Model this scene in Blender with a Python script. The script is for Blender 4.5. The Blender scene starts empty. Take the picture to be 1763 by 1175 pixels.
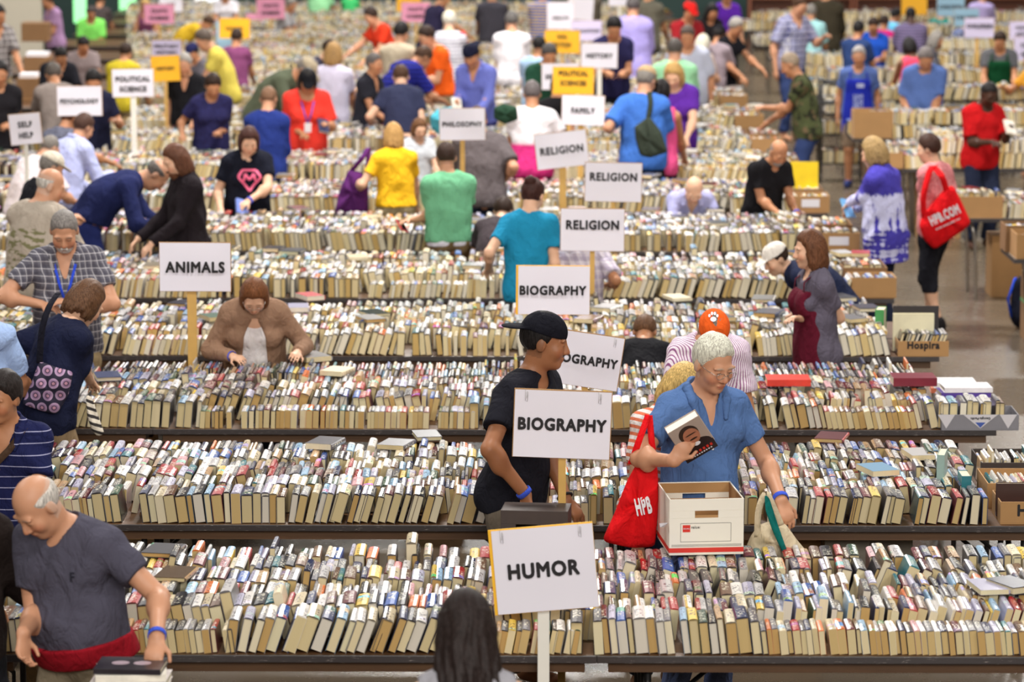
import bpy, math, random
import numpy as np
from mathutils import Vector, Matrix, Euler

S = bpy.context.scene
COL = S.collection
R = math.radians

# ------------------------------------------------------------------ camera, world, light, exposure
FP = 5800.0                      # focal length in pixels of the 1763 px frame
TH = math.atan(919.5 / FP)       # downward pitch
HC = 4.30                        # camera height (balcony rail)
cam = bpy.data.cameras.new('camera')
cam.sensor_width = 36.0
cam.lens = 36.0 * FP / 1763.0
cam.clip_end = 400
cam.dof.use_dof = True
cam.dof.focus_distance = 16.6
cam.dof.aperture_fstop = 3.0
camo = bpy.data.objects.new('camera', cam)
COL.objects.link(camo)
camo.location = (0, 0, HC)
camo.rotation_euler = (math.pi / 2 - TH, 0, 0)
S.camera = camo

W = bpy.data.worlds.new('hall_light')
S.world = W
W.use_nodes = True
W.node_tree.nodes['Background'].inputs['Color'].default_value = (1.0, 0.96, 0.91, 1)
W.node_tree.nodes['Background'].inputs['Strength'].default_value = 0.055

def area(name, loc, size, power, col=(1, .965, .92), rot=(0, 0, 0)):
    l = bpy.data.lights.new(name, 'AREA')
    l.shape = 'RECTANGLE'; l.size, l.size_y = size
    l.energy = power; l.color = col
    o = bpy.data.objects.new(name, l); COL.objects.link(o)
    o.location = loc; o.rotation_euler = rot
    return o
for iy, y in enumerate((6, 17, 28, 40, 53)):
    for x in (-9, 0, 9):
        area('ceiling_lamp', (x, y, 9.5), (2.4, 1.2), (280 if y < 10 and x < 0 else 380 if y < 10 else 430 if y < 25 else 620 if x else 1150))
# added fill lamp behind the camera, lights the upright faces turned to it
area('front_fill', (3, -7, 9), (16, 5), 2600, (1, .96, .9), (R(62), 0, 0))

S.view_settings.view_transform = 'Standard'
S.view_settings.look = 'None'
S.view_settings.gamma = 1.0
S.view_settings.use_curve_mapping = False
S.view_settings.exposure = 0.2
S.cycles.max_bounces = 5
S.cycles.diffuse_bounces = 3
S.cycles.glossy_bounces = 3
S.cycles.transmission_bounces = 3
S.cycles.caustics_reflective = False
S.cycles.caustics_refractive = False

# ------------------------------------------------------------------ camera rays: where a thing stands
CF = np.array([0, math.cos(TH), -math.sin(TH)]); CU = np.array([0, math.sin(TH), math.cos(TH)])
def ray(px, py):
    return CF + np.array([(px - 881.5) / FP, 0, 0]) - CU * ((py - 587.5) / FP)
def at_y(px, py, y):
    d = ray(px, py); return np.array([0, 0, HC]) + d * (y / d[1])
def at_z(px, py, z):
    d = ray(px, py); return np.array([0, 0, HC]) + d * ((z - HC) / d[2])
def scale_at(y):                  # pixels per metre
    return FP / (y * math.cos(TH) + 2.6 * math.sin(TH))

# ------------------------------------------------------------------ helpers
def lin(c):
    return tuple(((v / 255) / 12.92 if v / 255 <= .04045 else ((v / 255 + .055) / 1.055) ** 2.4) for v in c[:3])

def tag(o, label, cat, group=None, kind=None):
    if label: o['label'] = label
    if cat: o['category'] = cat
    if group: o['group'] = group
    if kind: o['kind'] = kind
    return o

def empty(name, loc, rz=0.0):
    o = bpy.data.objects.new(name, None); COL.objects.link(o)
    o.empty_display_size = .1
    o.location = loc; o.rotation_euler = (0, 0, rz)
    return o

def link(name, me, mats=(), parent=None):
    o = bpy.data.objects.new(name, me); COL.objects.link(o)
    for m in mats:
        me.materials.append(m)
    if parent is not None: o.parent = parent
    return o

def mesh_np(name, verts, quads, smooth=False):
    """verts (n,3); quads (m,4) int, a row with last == -1 is a triangle"""
    me = bpy.data.meshes.new(name)
    verts = np.asarray(verts, np.float32); q = np.asarray(quads, np.int64)
    tri = q[:, 3] < 0
    cnt = np.where(tri, 3, 4)
    loops = q.ravel(); loops = loops[loops >= 0]
    me.vertices.add(len(verts)); me.vertices.foreach_set('co', verts.ravel())
    me.loops.add(len(loops)); me.loops.foreach_set('vertex_index', loops.astype(np.int32))
    me.polygons.add(len(q))
    st = np.concatenate([[0], np.cumsum(cnt)[:-1]])
    me.polygons.foreach_set('loop_start', st.astype(np.int32))
    me.polygons.foreach_set('use_smooth', np.full(len(q), smooth))
    me.update(calc_edges=True)
    return me

class MB:
    """collects simple solids; build() links them as one mesh object"""
    def __init__(s): s.v = []; s.f = []; s.sm = []
    def add(s, vs, fs, sm=False):
        n = len(s.v); s.v += [tuple(map(float, p)) for p in vs]
        for f in fs: s.f.append(tuple(i + n for i in f)); s.sm.append(sm)
        return s
    def box(s, lo, hi, M=None):
        x0, y0, z0 = lo; x1, y1, z1 = hi
        vs = [(x, y, z) for z in (z0, z1) for y in (y0, y1) for x in (x0, x1)]
        if M is not None: vs = [tuple(M @ Vector(p)) for p in vs]
        return s.add(vs, [(0, 2, 3, 1), (4, 5, 7, 6), (0, 1, 5, 4), (2, 6, 7, 3), (0, 4, 6, 2), (1, 3, 7, 5)])
    def tube(s, pts, r, n=8, rad=None):
        pts = [np.array(p, float) for p in pts]; vs = []; fs = []
        for i, p in enumerate(pts):
            d = pts[min(i + 1, len(pts) - 1)] - pts[max(i - 1, 0)]; d /= (np.linalg.norm(d) + 1e-9)
            a = np.cross(d, (0, 0, 1.) if abs(d[2]) < .9 else (1., 0, 0)); a /= np.linalg.norm(a); b = np.cross(d, a)
            rr = rad[i] if rad else r
            for k in range(n):
                t = 2 * math.pi * k / n; vs.append(p + rr * (math.cos(t) * a + math.sin(t) * b))
        for i in range(len(pts) - 1):
            for k in range(n):
                fs.append((i * n + k, (i + 1) * n + k, (i + 1) * n + (k + 1) % n, i * n + (k + 1) % n))
        fs.append(tuple(range(n))); fs.append(tuple(range((len(pts) - 1) * n, len(pts) * n))[::-1])
        return s.add(vs, fs, True)
    def strip(s, pts, w, t, up):
        """a flat strap: centre line pts, width w along 'up'-ish axis list, thickness t"""
        pts = [np.array(p, float) for p in pts]; vs = []; fs = []
        for i, p in enumerate(pts):
            d = pts[min(i + 1, len(pts) - 1)] - pts[max(i - 1, 0)]; d /= (np.linalg.norm(d) + 1e-9)
            u = np.array(up, float); u = u - d * (u @ d); u /= (np.linalg.norm(u) + 1e-9); nrm = np.cross(d, u)
            for a, b in ((-1, -1), (1, -1), (1, 1), (-1, 1)): vs.append(p + u * a * w / 2 + nrm * b * t / 2)
        for i in range(len(pts) - 1):
            for k in range(4): fs.append((i * 4 + k, i * 4 + (k + 1) % 4, i * 4 + 4 + (k + 1) % 4, i * 4 + 4 + k))
        fs.append((3, 2, 1, 0)); m = (len(pts) - 1) * 4; fs.append((m, m + 1, m + 2, m + 3))
        return s.add(vs, fs, True)
    def build(s, name, mat, parent=None, bevel=0, loc=None, rz=0.0):
        me = bpy.data.meshes.new(name); me.from_pydata(s.v, [], s.f)
        me.polygons.foreach_set('use_smooth', s.sm)
        me.update()
        o = link(name, me, [mat] if mat else [], parent)
        if bevel:
            b = o.modifiers.new('b', 'BEVEL'); b.width = bevel; b.segments = 2; b.limit_method = 'ANGLE'
        if loc is not None: o.location = loc; o.rotation_euler = (0, 0, rz)
        return o

# ------------------------------------------------------------------ materials
class NT:
    def __init__(s, name):
        s.m = bpy.data.materials.new(name); s.m.use_nodes = True
        s.t = s.m.node_tree; s.b = s.t.nodes['Principled BSDF']
    def n(s, typ, **kw):
        nd = s.t.nodes.new(typ)
        for k, v in kw.items():
            if k.startswith('i_'):
                nd.inputs[int(k[2:]) if k[2:].isdigit() else k[2:].replace('_', ' ')].default_value = v
            else: setattr(nd, k, v)
        return nd
    def l(s, a, b): s.t.links.new(a, b)
    def math(s, op, a, b=None, c=None, clamp=False):
        nd = s.t.nodes.new('ShaderNodeMath'); nd.operation = op; nd.use_clamp = clamp
        for i, v in enumerate((a, b, c)):
            if v is None: continue
            if hasattr(v, 'links'): s.l(v, nd.inputs[i])
            else: nd.inputs[i].default_value = v
        return nd.outputs[0]
    def mix(s, f, a, b, typ='MIX'):
        nd = s.t.nodes.new('ShaderNodeMix'); nd.data_type = 'RGBA'; nd.blend_type = typ
        for sock, v in ((nd.inputs['Factor'], f), (nd.inputs[6], a), (nd.inputs[7], b)):
            if hasattr(v, 'links'): s.l(v, sock)
            elif isinstance(v, (int, float)): sock.default_value = v
            else: sock.default_value = (*v[:3], 1)
        return nd.outputs[2]
    def set(s, **kw):
        for k, v in kw.items():
            sock = s.b.inputs[k.replace('_', ' ')]
            if hasattr(v, 'links'): s.l(v, sock)
            else: sock.default_value = (*v, 1) if isinstance(v, tuple) and len(v) == 3 else v
        return s
    def bump(s, h, st=.3, dist=.01):
        b = s.n('ShaderNodeBump'); b.inputs['Strength'].default_value = st; b.inputs['Distance'].default_value = dist
        s.l(h, b.inputs['Height']); s.l(b.outputs[0], s.b.inputs['Normal'])
    def noise(s, vec=None, scale=5, detail=3, rough=.5, dist=0):
        nd = s.n('ShaderNodeTexNoise'); nd.inputs['Scale'].default_value = scale; nd.inputs['Detail'].default_value = detail
        nd.inputs['Roughness'].default_value = rough; nd.inputs['Distortion'].default_value = dist
        if vec is not None: s.l(vec, nd.inputs['Vector'])
        return nd.outputs['Fac']
    def coord(s, which='Object'):
        return s.n('ShaderNodeTexCoord').outputs[which]
    def map(s, vec, scale=(1, 1, 1), rot=(0, 0, 0), loc=(0, 0, 0)):
        nd = s.n('ShaderNodeMapping'); s.l(vec, nd.inputs[0])
        nd.inputs['Location'].default_value = loc; nd.inputs['Rotation'].default_value = rot; nd.inputs['Scale'].default_value = scale
        return nd.outputs[0]
    def sep(s, vec):
        nd = s.n('ShaderNodeSeparateXYZ'); s.l(vec, nd.inputs[0]); return nd.outputs

MC = {}
def mat(name, rgb, rough=.6, metal=0, var=.12, scale=20, bump=0.0, bscale=None, **kw):
    """plain procedural surface: srgb colour with a little noise variation"""
    key = (name, rgb, rough, metal, var, scale, bump)
    if key in MC: return MC[key]
    t = NT(name); c = lin(rgb); v = t.coord()
    f = t.noise(v, scale, 3)
    t.set(Base_Color=t.mix(f, tuple(x * (1 - var) for x in c), tuple(min(1, x * (1 + var)) for x in c)), Roughness=rough, Metallic=metal, **kw)
    if bump: t.bump(t.noise(v, bscale or scale * 4, 2), bump, .004)
    MC[key] = t.m
    return t.m

def book_cover_mat(name, per_object):
    t = NT(name)
    if per_object:
        oi = t.n('ShaderNodeObjectInfo'); col, rnd = oi.outputs['Color'], oi.outputs['Random']
    else:
        a = t.n('ShaderNodeAttribute', attribute_name='bcol'); col = a.outputs['Color']
        rnd = t.n('ShaderNodeAttribute', attribute_name='brnd').outputs['Fac']
    uv = t.n('ShaderNodeUVMap', uv_map='spine'); u, v, _ = t.sep(uv.outputs[0])
    on = t.math('GREATER_THAN', v, -.5); board = t.math('COMPARE', v, -1.0, .3)
    # a printed band across the spine
    p = t.math('FRACT', t.math('MULTIPLY', rnd, 17.31)); w = t.math('MULTIPLY', t.math('FRACT', t.math('MULTIPLY', rnd, 41.7)), .2)
    band = t.math('LESS_THAN', t.math('ABSOLUTE', t.math('SUBTRACT', u, p)), w)
    band = t.math('MULTIPLY', t.math('MULTIPLY', band, on), t.math('GREATER_THAN', t.math('FRACT', t.math('MULTIPLY', rnd, 7.77)), .45))
    hs = t.n('ShaderNodeHueSaturation'); t.l(t.math('FRACT', t.math('MULTIPLY', rnd, 29.3)), hs.inputs['Hue'])
    hs.inputs['Saturation'].default_value = .9; hs.inputs['Value'].default_value = 1.15; t.l(col, hs.inputs['Color'])
    c1 = t.mix(band, col, hs.outputs[0])
    # title lettering, far below reading size: blotches in a contrasting ink
    cmb = t.n('ShaderNodeCombineXYZ'); t.l(t.math('MULTIPLY', u, 16), cmb.inputs[0]); t.l(t.math('MULTIPLY', v, 4.2), cmb.inputs[1]); t.l(t.math('MULTIPLY', rnd, 90), cmb.inputs[2])
    nz = t.noise(cmb.outputs[0], 1.0, 1.5)
    ink = t.math('GREATER_THAN', nz, .56)
    mid = t.math('LESS_THAN', t.math('ABSOLUTE', t.math('SUBTRACT', v, .5)), .33)
    seg = t.math('LESS_THAN', t.math('ABSOLUTE', t.math('SUBTRACT', u, t.math('ADD', .3, t.math('MULTIPLY', p, .4)))), .33)
    ink = t.math('MULTIPLY', t.math('MULTIPLY', ink, mid), t.math('MULTIPLY', seg, on))
    bw = t.n('ShaderNodeRGBToBW'); t.l(c1, bw.inputs[0])
    dark = t.math('GREATER_THAN', bw.outputs[0], .3)
    inkc = t.mix(dark, (.75, .7, .55), (.05, .04, .06))
    c2 = t.mix(t.math('MULTIPLY', ink, .85), c1, inkc)
    c2 = t.mix(board, c2, t.mix(.75, c1, (.022, .02, .026)))      # cloth boards under the jacket
    t.set(Base_Color=c2, Roughness=t.math('ADD', .16, t.math('MULTIPLY', p, .3)), Coat_Weight=.22, Coat_Roughness=.12)
    t.bump(t.noise(t.coord(), 60, 2), .12, .004)
    return t.m

def page_mat(name, per_object):
    t = NT(name)
    if per_object:
        col = t.n('ShaderNodeObjectInfo').outputs['Color']
    else:
        col = t.n('ShaderNodeAttribute', attribute_name='bcol').outputs['Color']
    v = t.map(t.coord(), (900, 3, 3))
    f = t.noise(v, 1, 2)
    t.set(Base_Color=t.mix(f, t.mix(1.0, col, (.8, .78, .74), 'MULTIPLY'), col), Roughness=.85)
    return t.m

M_COV_O = book_cover_mat('book_cover', True); M_COV_A = book_cover_mat('book_covers', False)
M_PAG_O = page_mat('book_pages', True); M_PAG_A = page_mat('book_page_edges', False)
M_CARD = mat('cardboard', (176, 134, 86), .8, var=.1, scale=9, bump=.1)
M_CARD_D = mat('dark_cardboard', (140, 104, 68), .8, var=.1, scale=9)
M_PAPER = mat('paper', (236, 233, 238), .6, var=.02, scale=3)
M_BLACK = mat('black_ink', (26, 22, 26), .7)
M_STICK = mat('pine_stick', (205, 163, 88), .6, var=.15, scale=12)
M_WHITE_PVC = mat('white_plastic', (232, 228, 218), .4, var=.03)
M_YELLOW_CARD = mat('yellow_card', (250, 190, 40), .6, var=.04)
M_METAL = mat('steel', (180, 176, 170), .3, metal=.9)
M_DKMETAL = mat('dark_steel', (50, 48, 48), .4, metal=.6)

# ------------------------------------------------------------------ the hall
def floor_mat():
    t = NT('polished_concrete'); v = t.coord()
    f = t.noise(v, .8, 6, .6); g = t.noise(v, 6, 5, .65)
    c = t.mix(f, lin((90, 79, 67)), lin((108, 96, 81)))
    c = t.mix(t.math('MULTIPLY', g, .4), c, lin((86, 74, 62)))
    t.set(Base_Color=c, Roughness=t.math('ADD', .16, t.math('MULTIPLY', g, .2)), Specular_IOR_Level=.5)
    return t.m
fl = MB().box((-22, -6, -.2), (22, 68, 0)).build('floor', floor_mat()); fl['kind'] = 'structure'
# ------------------------------------------------------------------ folding tables in double rows
D0, PITCH, TW, TL, TZ = 13.91, 2.631, .76, 2.44, .74
def wood_mat():
    t = NT('walnut_laminate'); v = t.map(t.coord(), (1.5, 14, 14))
    f = t.noise(v, 3, 5, .6, .4)
    t.set(Base_Color=t.mix(f, lin((70, 46, 28)), lin((112, 78, 48))), Roughness=.45)
    return t.m
M_WOOD = wood_mat()
def edge_mat():
    t = NT('worn_vinyl_edge'); v = t.map(t.coord(), (6, 60, 60))
    f = t.noise(v, 3, 5, .7)
    t.set(Base_Color=t.mix(t.math('GREATER_THAN', f, .62), lin((58, 52, 52)), lin((150, 142, 136))), Roughness=.35)
    return t.m
M_EDGE = edge_mat()

TABLE = {}
def table_parts():
    top = MB().box((.012, .012, TZ - .02), (TL - .012, TW - .012, TZ))
    band = MB()
    for lo, hi in (((0, 0), (TL, .012)), ((0, TW - .012), (TL, TW)), ((0, .012), (.012, TW - .012)), ((TL - .012, .012), (TL, TW - .012))):
        band.box((lo[0], lo[1], TZ - .032), (hi[0], hi[1], TZ + .001))
    ap = MB()
    for lo, hi in (((.05, .06), (TL - .05, .08)), ((.05, TW - .08), (TL - .05, TW - .06)), ((.05, .08), (.07, TW - .08)), ((TL - .07, .08), (TL - .05, TW - .08))):
        ap.box((lo[0], lo[1], TZ - .085), (hi[0], hi[1], TZ - .0205))
    legs = []
    for x in (.22, TL - .22):
        for y in (.11, TW - .11):
            legs.append(MB().tube([(x, y, 0), (x, y, TZ - .021)], .015))
    br = []
    for x, dx in ((.22, .42), (TL - .22, -.42)):
        br.append(MB().tube([(x, .125, .1), (x, TW - .125, .1)], .011).tube([(x, TW / 2, .1), (x, TW / 2, .36), (x + dx, TW / 2, TZ - .03)], .011))
    return top, band, ap, legs, br
def make_table(loc, rz, label, group):
    r = empty('folding_table', loc, rz); tag(r, label, 'table', group)
    if not TABLE:
        top, band, ap, legs, br = table_parts()
        ch = [top.build('tabletop', M_WOOD, r), band.build('edge_band', M_EDGE, r, .003), ap.build('apron', M_WOOD, r)]
        ch += [l.build('leg', M_DKMETAL, r) for l in legs] + [b.build('leg_brace', M_DKMETAL, r) for b in br]
        TABLE['ch'] = ch
    else:
        for c in TABLE['ch']:
            d = c.copy(); COL.objects.link(d); d.parent = r
    return r

ORD = ['first', 'second', 'third', 'fourth', 'fifth', 'sixth', 'seventh', 'eighth', 'ninth', 'tenth', 'eleventh', 'twelfth',
       'thirteenth', 'fourteenth', 'fifteenth', 'sixteenth', 'seventeenth', 'eighteenth', 'nineteenth', 'twentieth', 'twenty-first']
XR = 2.80
ROWYAW = R(-.55)
def row_y(k, x=0.0):              # front edge of a row at world x (rows are set a little skew to the camera)
    return D0 + PITCH * k + (-.0095 * x if k >= 0 else 0)
NROW = 18
def row_name(k):
    return 'cropped bottom row' if k == -1 else 'front row' if k == 0 else ORD[k] + ' row'
for k in range(-1, NROW):
    n = max(2, int(math.ceil((XR + (.152 * row_y(k) + .3 if k < 9 else .114 * row_y(k))) / TL)))
    for i in range(n):
        x0 = XR - TL * (i + 1)
        for b in (0, 1):
            y = row_y(k, x0) + b * (TW + .025)
            jit = 0.004 * math.sin(7 * k + 3 * i)
            lab = None
            if b == 0 and k <= 6:
                lab = f'brown folding table along the edge of the {row_name(k)}, {ORD[i]} from its right end'
                grp = 'folding tables along the row fronts'
            elif b == 1:
                lab = 'brown folding table hidden under the rear lines of books in a double row'; grp = 'tables hidden under rear book lines'
            else:
                lab = 'brown folding table far back, all but buried under blurred books'; grp = 'far tables buried under books'
            make_table((x0, y + jit, 0), ROWYAW, lab, grp)

# ------------------------------------------------------------------ books
PAL = [((232, 227, 220), 12, 'white'), ((222, 206, 172), 8, 'cream'), ((190, 186, 184), 10, 'light grey'), ((40, 36, 40), 16, 'black'),
       ((36, 44, 84), 8, 'navy'), ((62, 96, 168), 5, 'blue'), ((168, 36, 38), 6, 'red'), ((104, 30, 40), 6, 'maroon'), ((226, 192, 84), 3.5, 'yellow'),
       ((224, 118, 56), 2.5, 'orange'), ((56, 86, 66), 3, 'green'), ((46, 118, 128), 1.8, 'teal'), ((178, 174, 196), 5, 'lavender'),
       ((110, 78, 56), 8, 'brown'), ((214, 160, 164), 2, 'pink'), ((104, 100, 104), 11, 'grey'), ((150, 186, 214), 4, 'light blue'), ((186, 150, 108), 5, 'tan')]
PALW = [p[1] for p in PAL]
PALF = [p[1] * (2.1 if p[2] in ('white', 'cream', 'light grey') else .55 if p[2] in ('black', 'navy', 'brown', 'maroon', 'grey') else 1) for p in PAL]   # pale covers weigh more in the rows further back
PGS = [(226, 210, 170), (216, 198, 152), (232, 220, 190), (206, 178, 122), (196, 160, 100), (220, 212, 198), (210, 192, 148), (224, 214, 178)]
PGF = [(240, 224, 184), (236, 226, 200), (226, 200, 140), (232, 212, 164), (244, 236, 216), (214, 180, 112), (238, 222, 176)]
rng = random.Random(11)

def book_template():
    """cover profile points as (a + b*c, z) with c = board thickness / book thickness; y extruded 0..1"""
    prof = [((0, 0), 0), ((0, 0), .945), ((.14, 0), .985), ((.5, 0), 1.0), ((.86, 0), .985), ((1, 0), .945), ((1, 0), 0),
            ((1, -1), 0), ((1, -1), .95), ((0, 1), .95), ((0, 1), 0)]
    return prof
PROF = book_template()
def cover_arrays():
    n = len(PROF); V = []
    for y in (0, 1):
        for (a, b), z in PROF: V.append((a, b, y, z))
    F = []; UVF = []
    for i in range(n):
        j = (i + 1) % n
        F.append((i, i + n, j + n, j)); UVF.append(1 if i in (1, 2, 3, 4) else 0)
    for off, rev in ((0, False), (n, True)):
        for q in ((0, 1, 9, 10), (1, 2, 3, 9), (3, 4, 5, 8), (3, 8, 9, -1), (5, 6, 7, 8)):
            qq = [x + off if x >= 0 else -1 for x in q]
            if rev:
                real = [x for x in qq if x >= 0][::-1]; qq = real + [-1] * (4 - len(real))
            F.append(tuple(qq)); UVF.append(0)
    return np.array(V, float), np.array(F), np.array(UVF)
CV, CF_, CUV = cover_arrays()
PV = np.array([(x, y, z) for z in (0, 1) for y in (0, 1) for x in (0, 1)], float)
PF = np.array([(0, 2, 3, 1), (4, 5, 7, 6), (0, 1, 5, 4), (2, 6, 7, 3), (0, 4, 6, 2), (1, 3, 7, 5)])

def cover_verts(t, L, h, c):
    """arrays (N,) -> (N,22,3)"""
    x = (CV[None, :, 0] + CV[None, :, 1] * (c / t)[:, None]) * t[:, None]
    y = CV[None, :, 2] * L[:, None]; z = CV[None, :, 3] * h[:, None]
    # keep the flat head of the inside just under the spine
    return np.stack([x, y, z], -1)
def page_verts(t, L, h, c, rec):
    x = c[:, None] + PV[None, :, 0] * (t - 2 * c)[:, None]
    y = rec[:, None] + PV[None, :, 1] * (L - 2 * rec)[:, None]
    z = (rec * .8)[:, None] + PV[None, :, 2] * (h * .948 - rec * .8)[:, None]
    return np.stack([x, y, z], -1)
def place(V, pos, yaw, lean, t):
    """lean > 0 tips the top towards +x about the bottom edge that stays on the table"""
    V = V.copy()
    piv = np.where(lean > 0, t, 0.0)[:, None]
    x = V[..., 0] - piv; z = V[..., 2]
    ca, sa = np.cos(lean)[:, None], np.sin(lean)[:, None]
    V[..., 0] = x * ca + z * sa; V[..., 2] = -x * sa + z * ca
    x, y = V[..., 0], V[..., 1]; cy, sy = np.cos(yaw)[:, None], np.sin(yaw)[:, None]
    X = x * cy - y * sy; Y = x * sy + y * cy
    V[..., 0] = X; V[..., 1] = Y
    return V + pos[:, None, :]

def uv_for(me, faces, uvf, V4, nrep, hard=True):
    """spine UV: u along the length, v across; -1 elsewhere"""
    us = []
    for f, k in zip(faces, uvf):
        for i in f:
            if i < 0: continue
            us.append((V4[i][2], V4[i][0]) if k else (-1., -1. if hard else -3.))
    return np.tile(np.array(us, np.float32), (nrep, 1))

BOOKS = []      # dicts of every generated book: row, line, pos, yaw, lean, t, L, h, hard, colour index, page colour
def gen_line(k, j, x0, x1, y, z=TZ, thin=False, big=0.0):
    x = x0; lean = rng.uniform(-.1, .15); run = 0; kind = 'hard'; yawb = ROWYAW
    while x < x1:
        if run <= 0:
            run = rng.randint(5, 26)
            kind = rng.choices(['hard', 'trade', 'mass'], [6, 3, 2])[0]
            if j > 0 and kind == 'mass': kind = 'trade'
            tgt = rng.choice([-.22, -.12, 0, 0, .04, .1, .18, .28, .35]) * (1 if j < 4 else 1.2)
            hh = rng.uniform(.95, 1.05)
            if rng.random() < .12: x += rng.uniform(.01, .07)
        run -= 1
        lean += (tgt - lean) * .5
        if kind == 'hard': t, L, h, hard = rng.uniform(.025, .056), rng.uniform(.205, .24), rng.uniform(.143, .163), True
        elif kind == 'trade': t, L, h, hard = rng.uniform(.016, .042), rng.uniform(.195, .228), rng.uniform(.128, .152), False
        else: t, L, h, hard = rng.uniform(.018, .038), .175, rng.uniform(.104, .11), False
        if rng.random() < .1: hard = not hard
        h *= hh
        if j and rng.random() < .03: h *= rng.uniform(1.2, 1.4)
        if thin: t *= .45
        ln = lean + rng.uniform(-.02, .02)
        adv = t / max(.5, math.cos(ln)) + .0012
        if rng.random() < .96:
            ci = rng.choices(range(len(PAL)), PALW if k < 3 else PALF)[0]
            bx = x if ln <= 0 else x
            tl = abs(t * math.sin(ln))
            BOOKS.append(dict(k=k, j=j, x=bx, y=y + rng.uniform(-.006, .012) - .0095 * (bx - x0) * 0, z=z, yaw=yawb + rng.uniform(-.02, .02), lean=ln, t=t, L=L, h=h,
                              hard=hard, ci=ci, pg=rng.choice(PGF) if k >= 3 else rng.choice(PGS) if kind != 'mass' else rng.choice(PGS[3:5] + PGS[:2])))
            # now and then a book laid flat on the others
            if j >= 1 and rng.random() < (.009 if k < 3 else .02):
                BOOKS.append(dict(k=k, j=j, x=bx, y=y + .2, z=z + .150 * hh, yaw=yawb + rng.uniform(-.5, .5) - 0, lean=math.pi / 2 - .0, t=rng.uniform(.02, .035), L=L, h=h, hard=hard,
                                  ci=rng.choices(range(len(PAL)), PALW)[0], pg=rng.choice(PGS), flat=True))
        x += adv
def rowline(k, j):
    xl = -.152 * row_y(k) - .9
    xr = 2.74 if k <= 0 else (2.40 if k == 1 else 2.46)
    if k >= 9: xl = (215 - 881) / scale_at(row_y(k))
    return xl, xr
for k in range(-1, NROW):
    for j in range(6):
        xl, xr = rowline(k, j)
        if k == -1:
            if j < 4: continue
            xl, xr = -1.85, 1.95
            xr = {4: -1.0, 5: -1.0}[j]
        yy = .03 + j * .248
        # gen in straight x; the skew of the row is added per book below
        gen_line(k, j, xl, xr, row_y(k) + yy, thin=(k == 2 and j >= 4))
for b in BOOKS:
    if b['k'] >= 0: b['y'] += -.0095 * b['x']
    if b.get('flat'): b['z'] += 0

def screen(p):
    q = np.array(p) - np.array([0, 0, HC]); zc = q @ CF
    return 881.5 + FP * q[0] / zc, 587.5 - FP * (q @ CU) / zc
# the 300 books that show largest are objects of their own; all others are one mass
def ordw(n):
    if n <= 20: return ORD[n - 1]
    tens = {2: 'twenty', 3: 'thirty', 4: 'forty', 5: 'fifty'}[n // 10]
    return tens + ('-' + ORD[n % 10 - 1] if n % 10 else '')
def in_view(b):
    sx, sy = screen((b['x'], b['y'], b['z'] + .1)); return 4 < sx < 1759 and sy < 1172
singles = []
for k, j in ((0, 0), (1, 0), (0, 1)):
    c = [b for b in BOOKS if b['k'] == k and b['j'] == j and not b.get('flat') and in_view(b)]
    c.sort(key=lambda b: b['x'])
    singles += c[:max(0, 292 - len(singles))]
sid = {id(b) for b in singles}
mass = [b for b in BOOKS if id(b) not in sid]

BMESH = {}
def q(v, s): return round(v / s) * s
def book_obj(b):
    t, L, h = max(.008, q(b['t'], .004)), q(b['L'], .01), q(b['h'], .006)
    key = (round(t, 4), round(L, 3), round(h, 4), b['hard'])
    if key not in BMESH:
        A = lambda v: np.array([v], float)
        c, rec = (.0028, .0045) if b['hard'] else (.0008, .0004)
        me = mesh_np('book_cover', cover_verts(A(t), A(L), A(h), A(c))[0], CF_)
        uv = me.uv_layers.new(name='spine'); uv.data.foreach_set('uv', uv_for(me, CF_, CUV, CV, 1, b['hard']).ravel())
        mp = mesh_np('page_block', page_verts(A(t), A(L), A(h), A(c), A(rec))[0], PF)
        me.materials.append(M_COV_O); mp.materials.append(M_PAG_O)
        BMESH[key] = (me, mp)
    me, mp = BMESH[key]
    o = bpy.data.objects.new('book', me); COL.objects.link(o)
    p = bpy.data.objects.new('page_block', mp); COL.objects.link(p); p.parent = o
    ln = b['lean']; piv = t if ln > 0 else 0.0
    M = Matrix.Translation((b['x'], b['y'], b['z'])) @ Matrix.Rotation(b['yaw'], 4, 'Z') @ Matrix.Rotation(ln, 4, 'Y') @ Matrix.Translation((-piv, 0, 0))
    o.matrix_world = M
    j = rng.uniform(.85, 1.1)
    o.color = (*[min(1, x * j) for x in lin(PAL[b['ci']][0])], 1)
    p.color = (*lin(b['pg']), 1)
    return o
cnt = {}
for b in sorted(singles, key=lambda b: (b['k'], b['j'], b['x'])):
    o = book_obj(b); cn = PAL[b['ci']][2]; key = (b['k'], b['j'], cn); cnt[key] = cnt.get(key, 0) + 1
    line = {(0, 0): 'first line of the front row', (1, 0): 'first line of the second row', (0, 1): 'second line of the front row'}[(b['k'], b['j'])]
    tag(o, f"{cn} {'hardcover' if b['hard'] else 'paperback'} in {line}, {ordw(cnt[key])} {cn} one from left", 'book',
        'books standing spine up in the ' + line)

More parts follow.
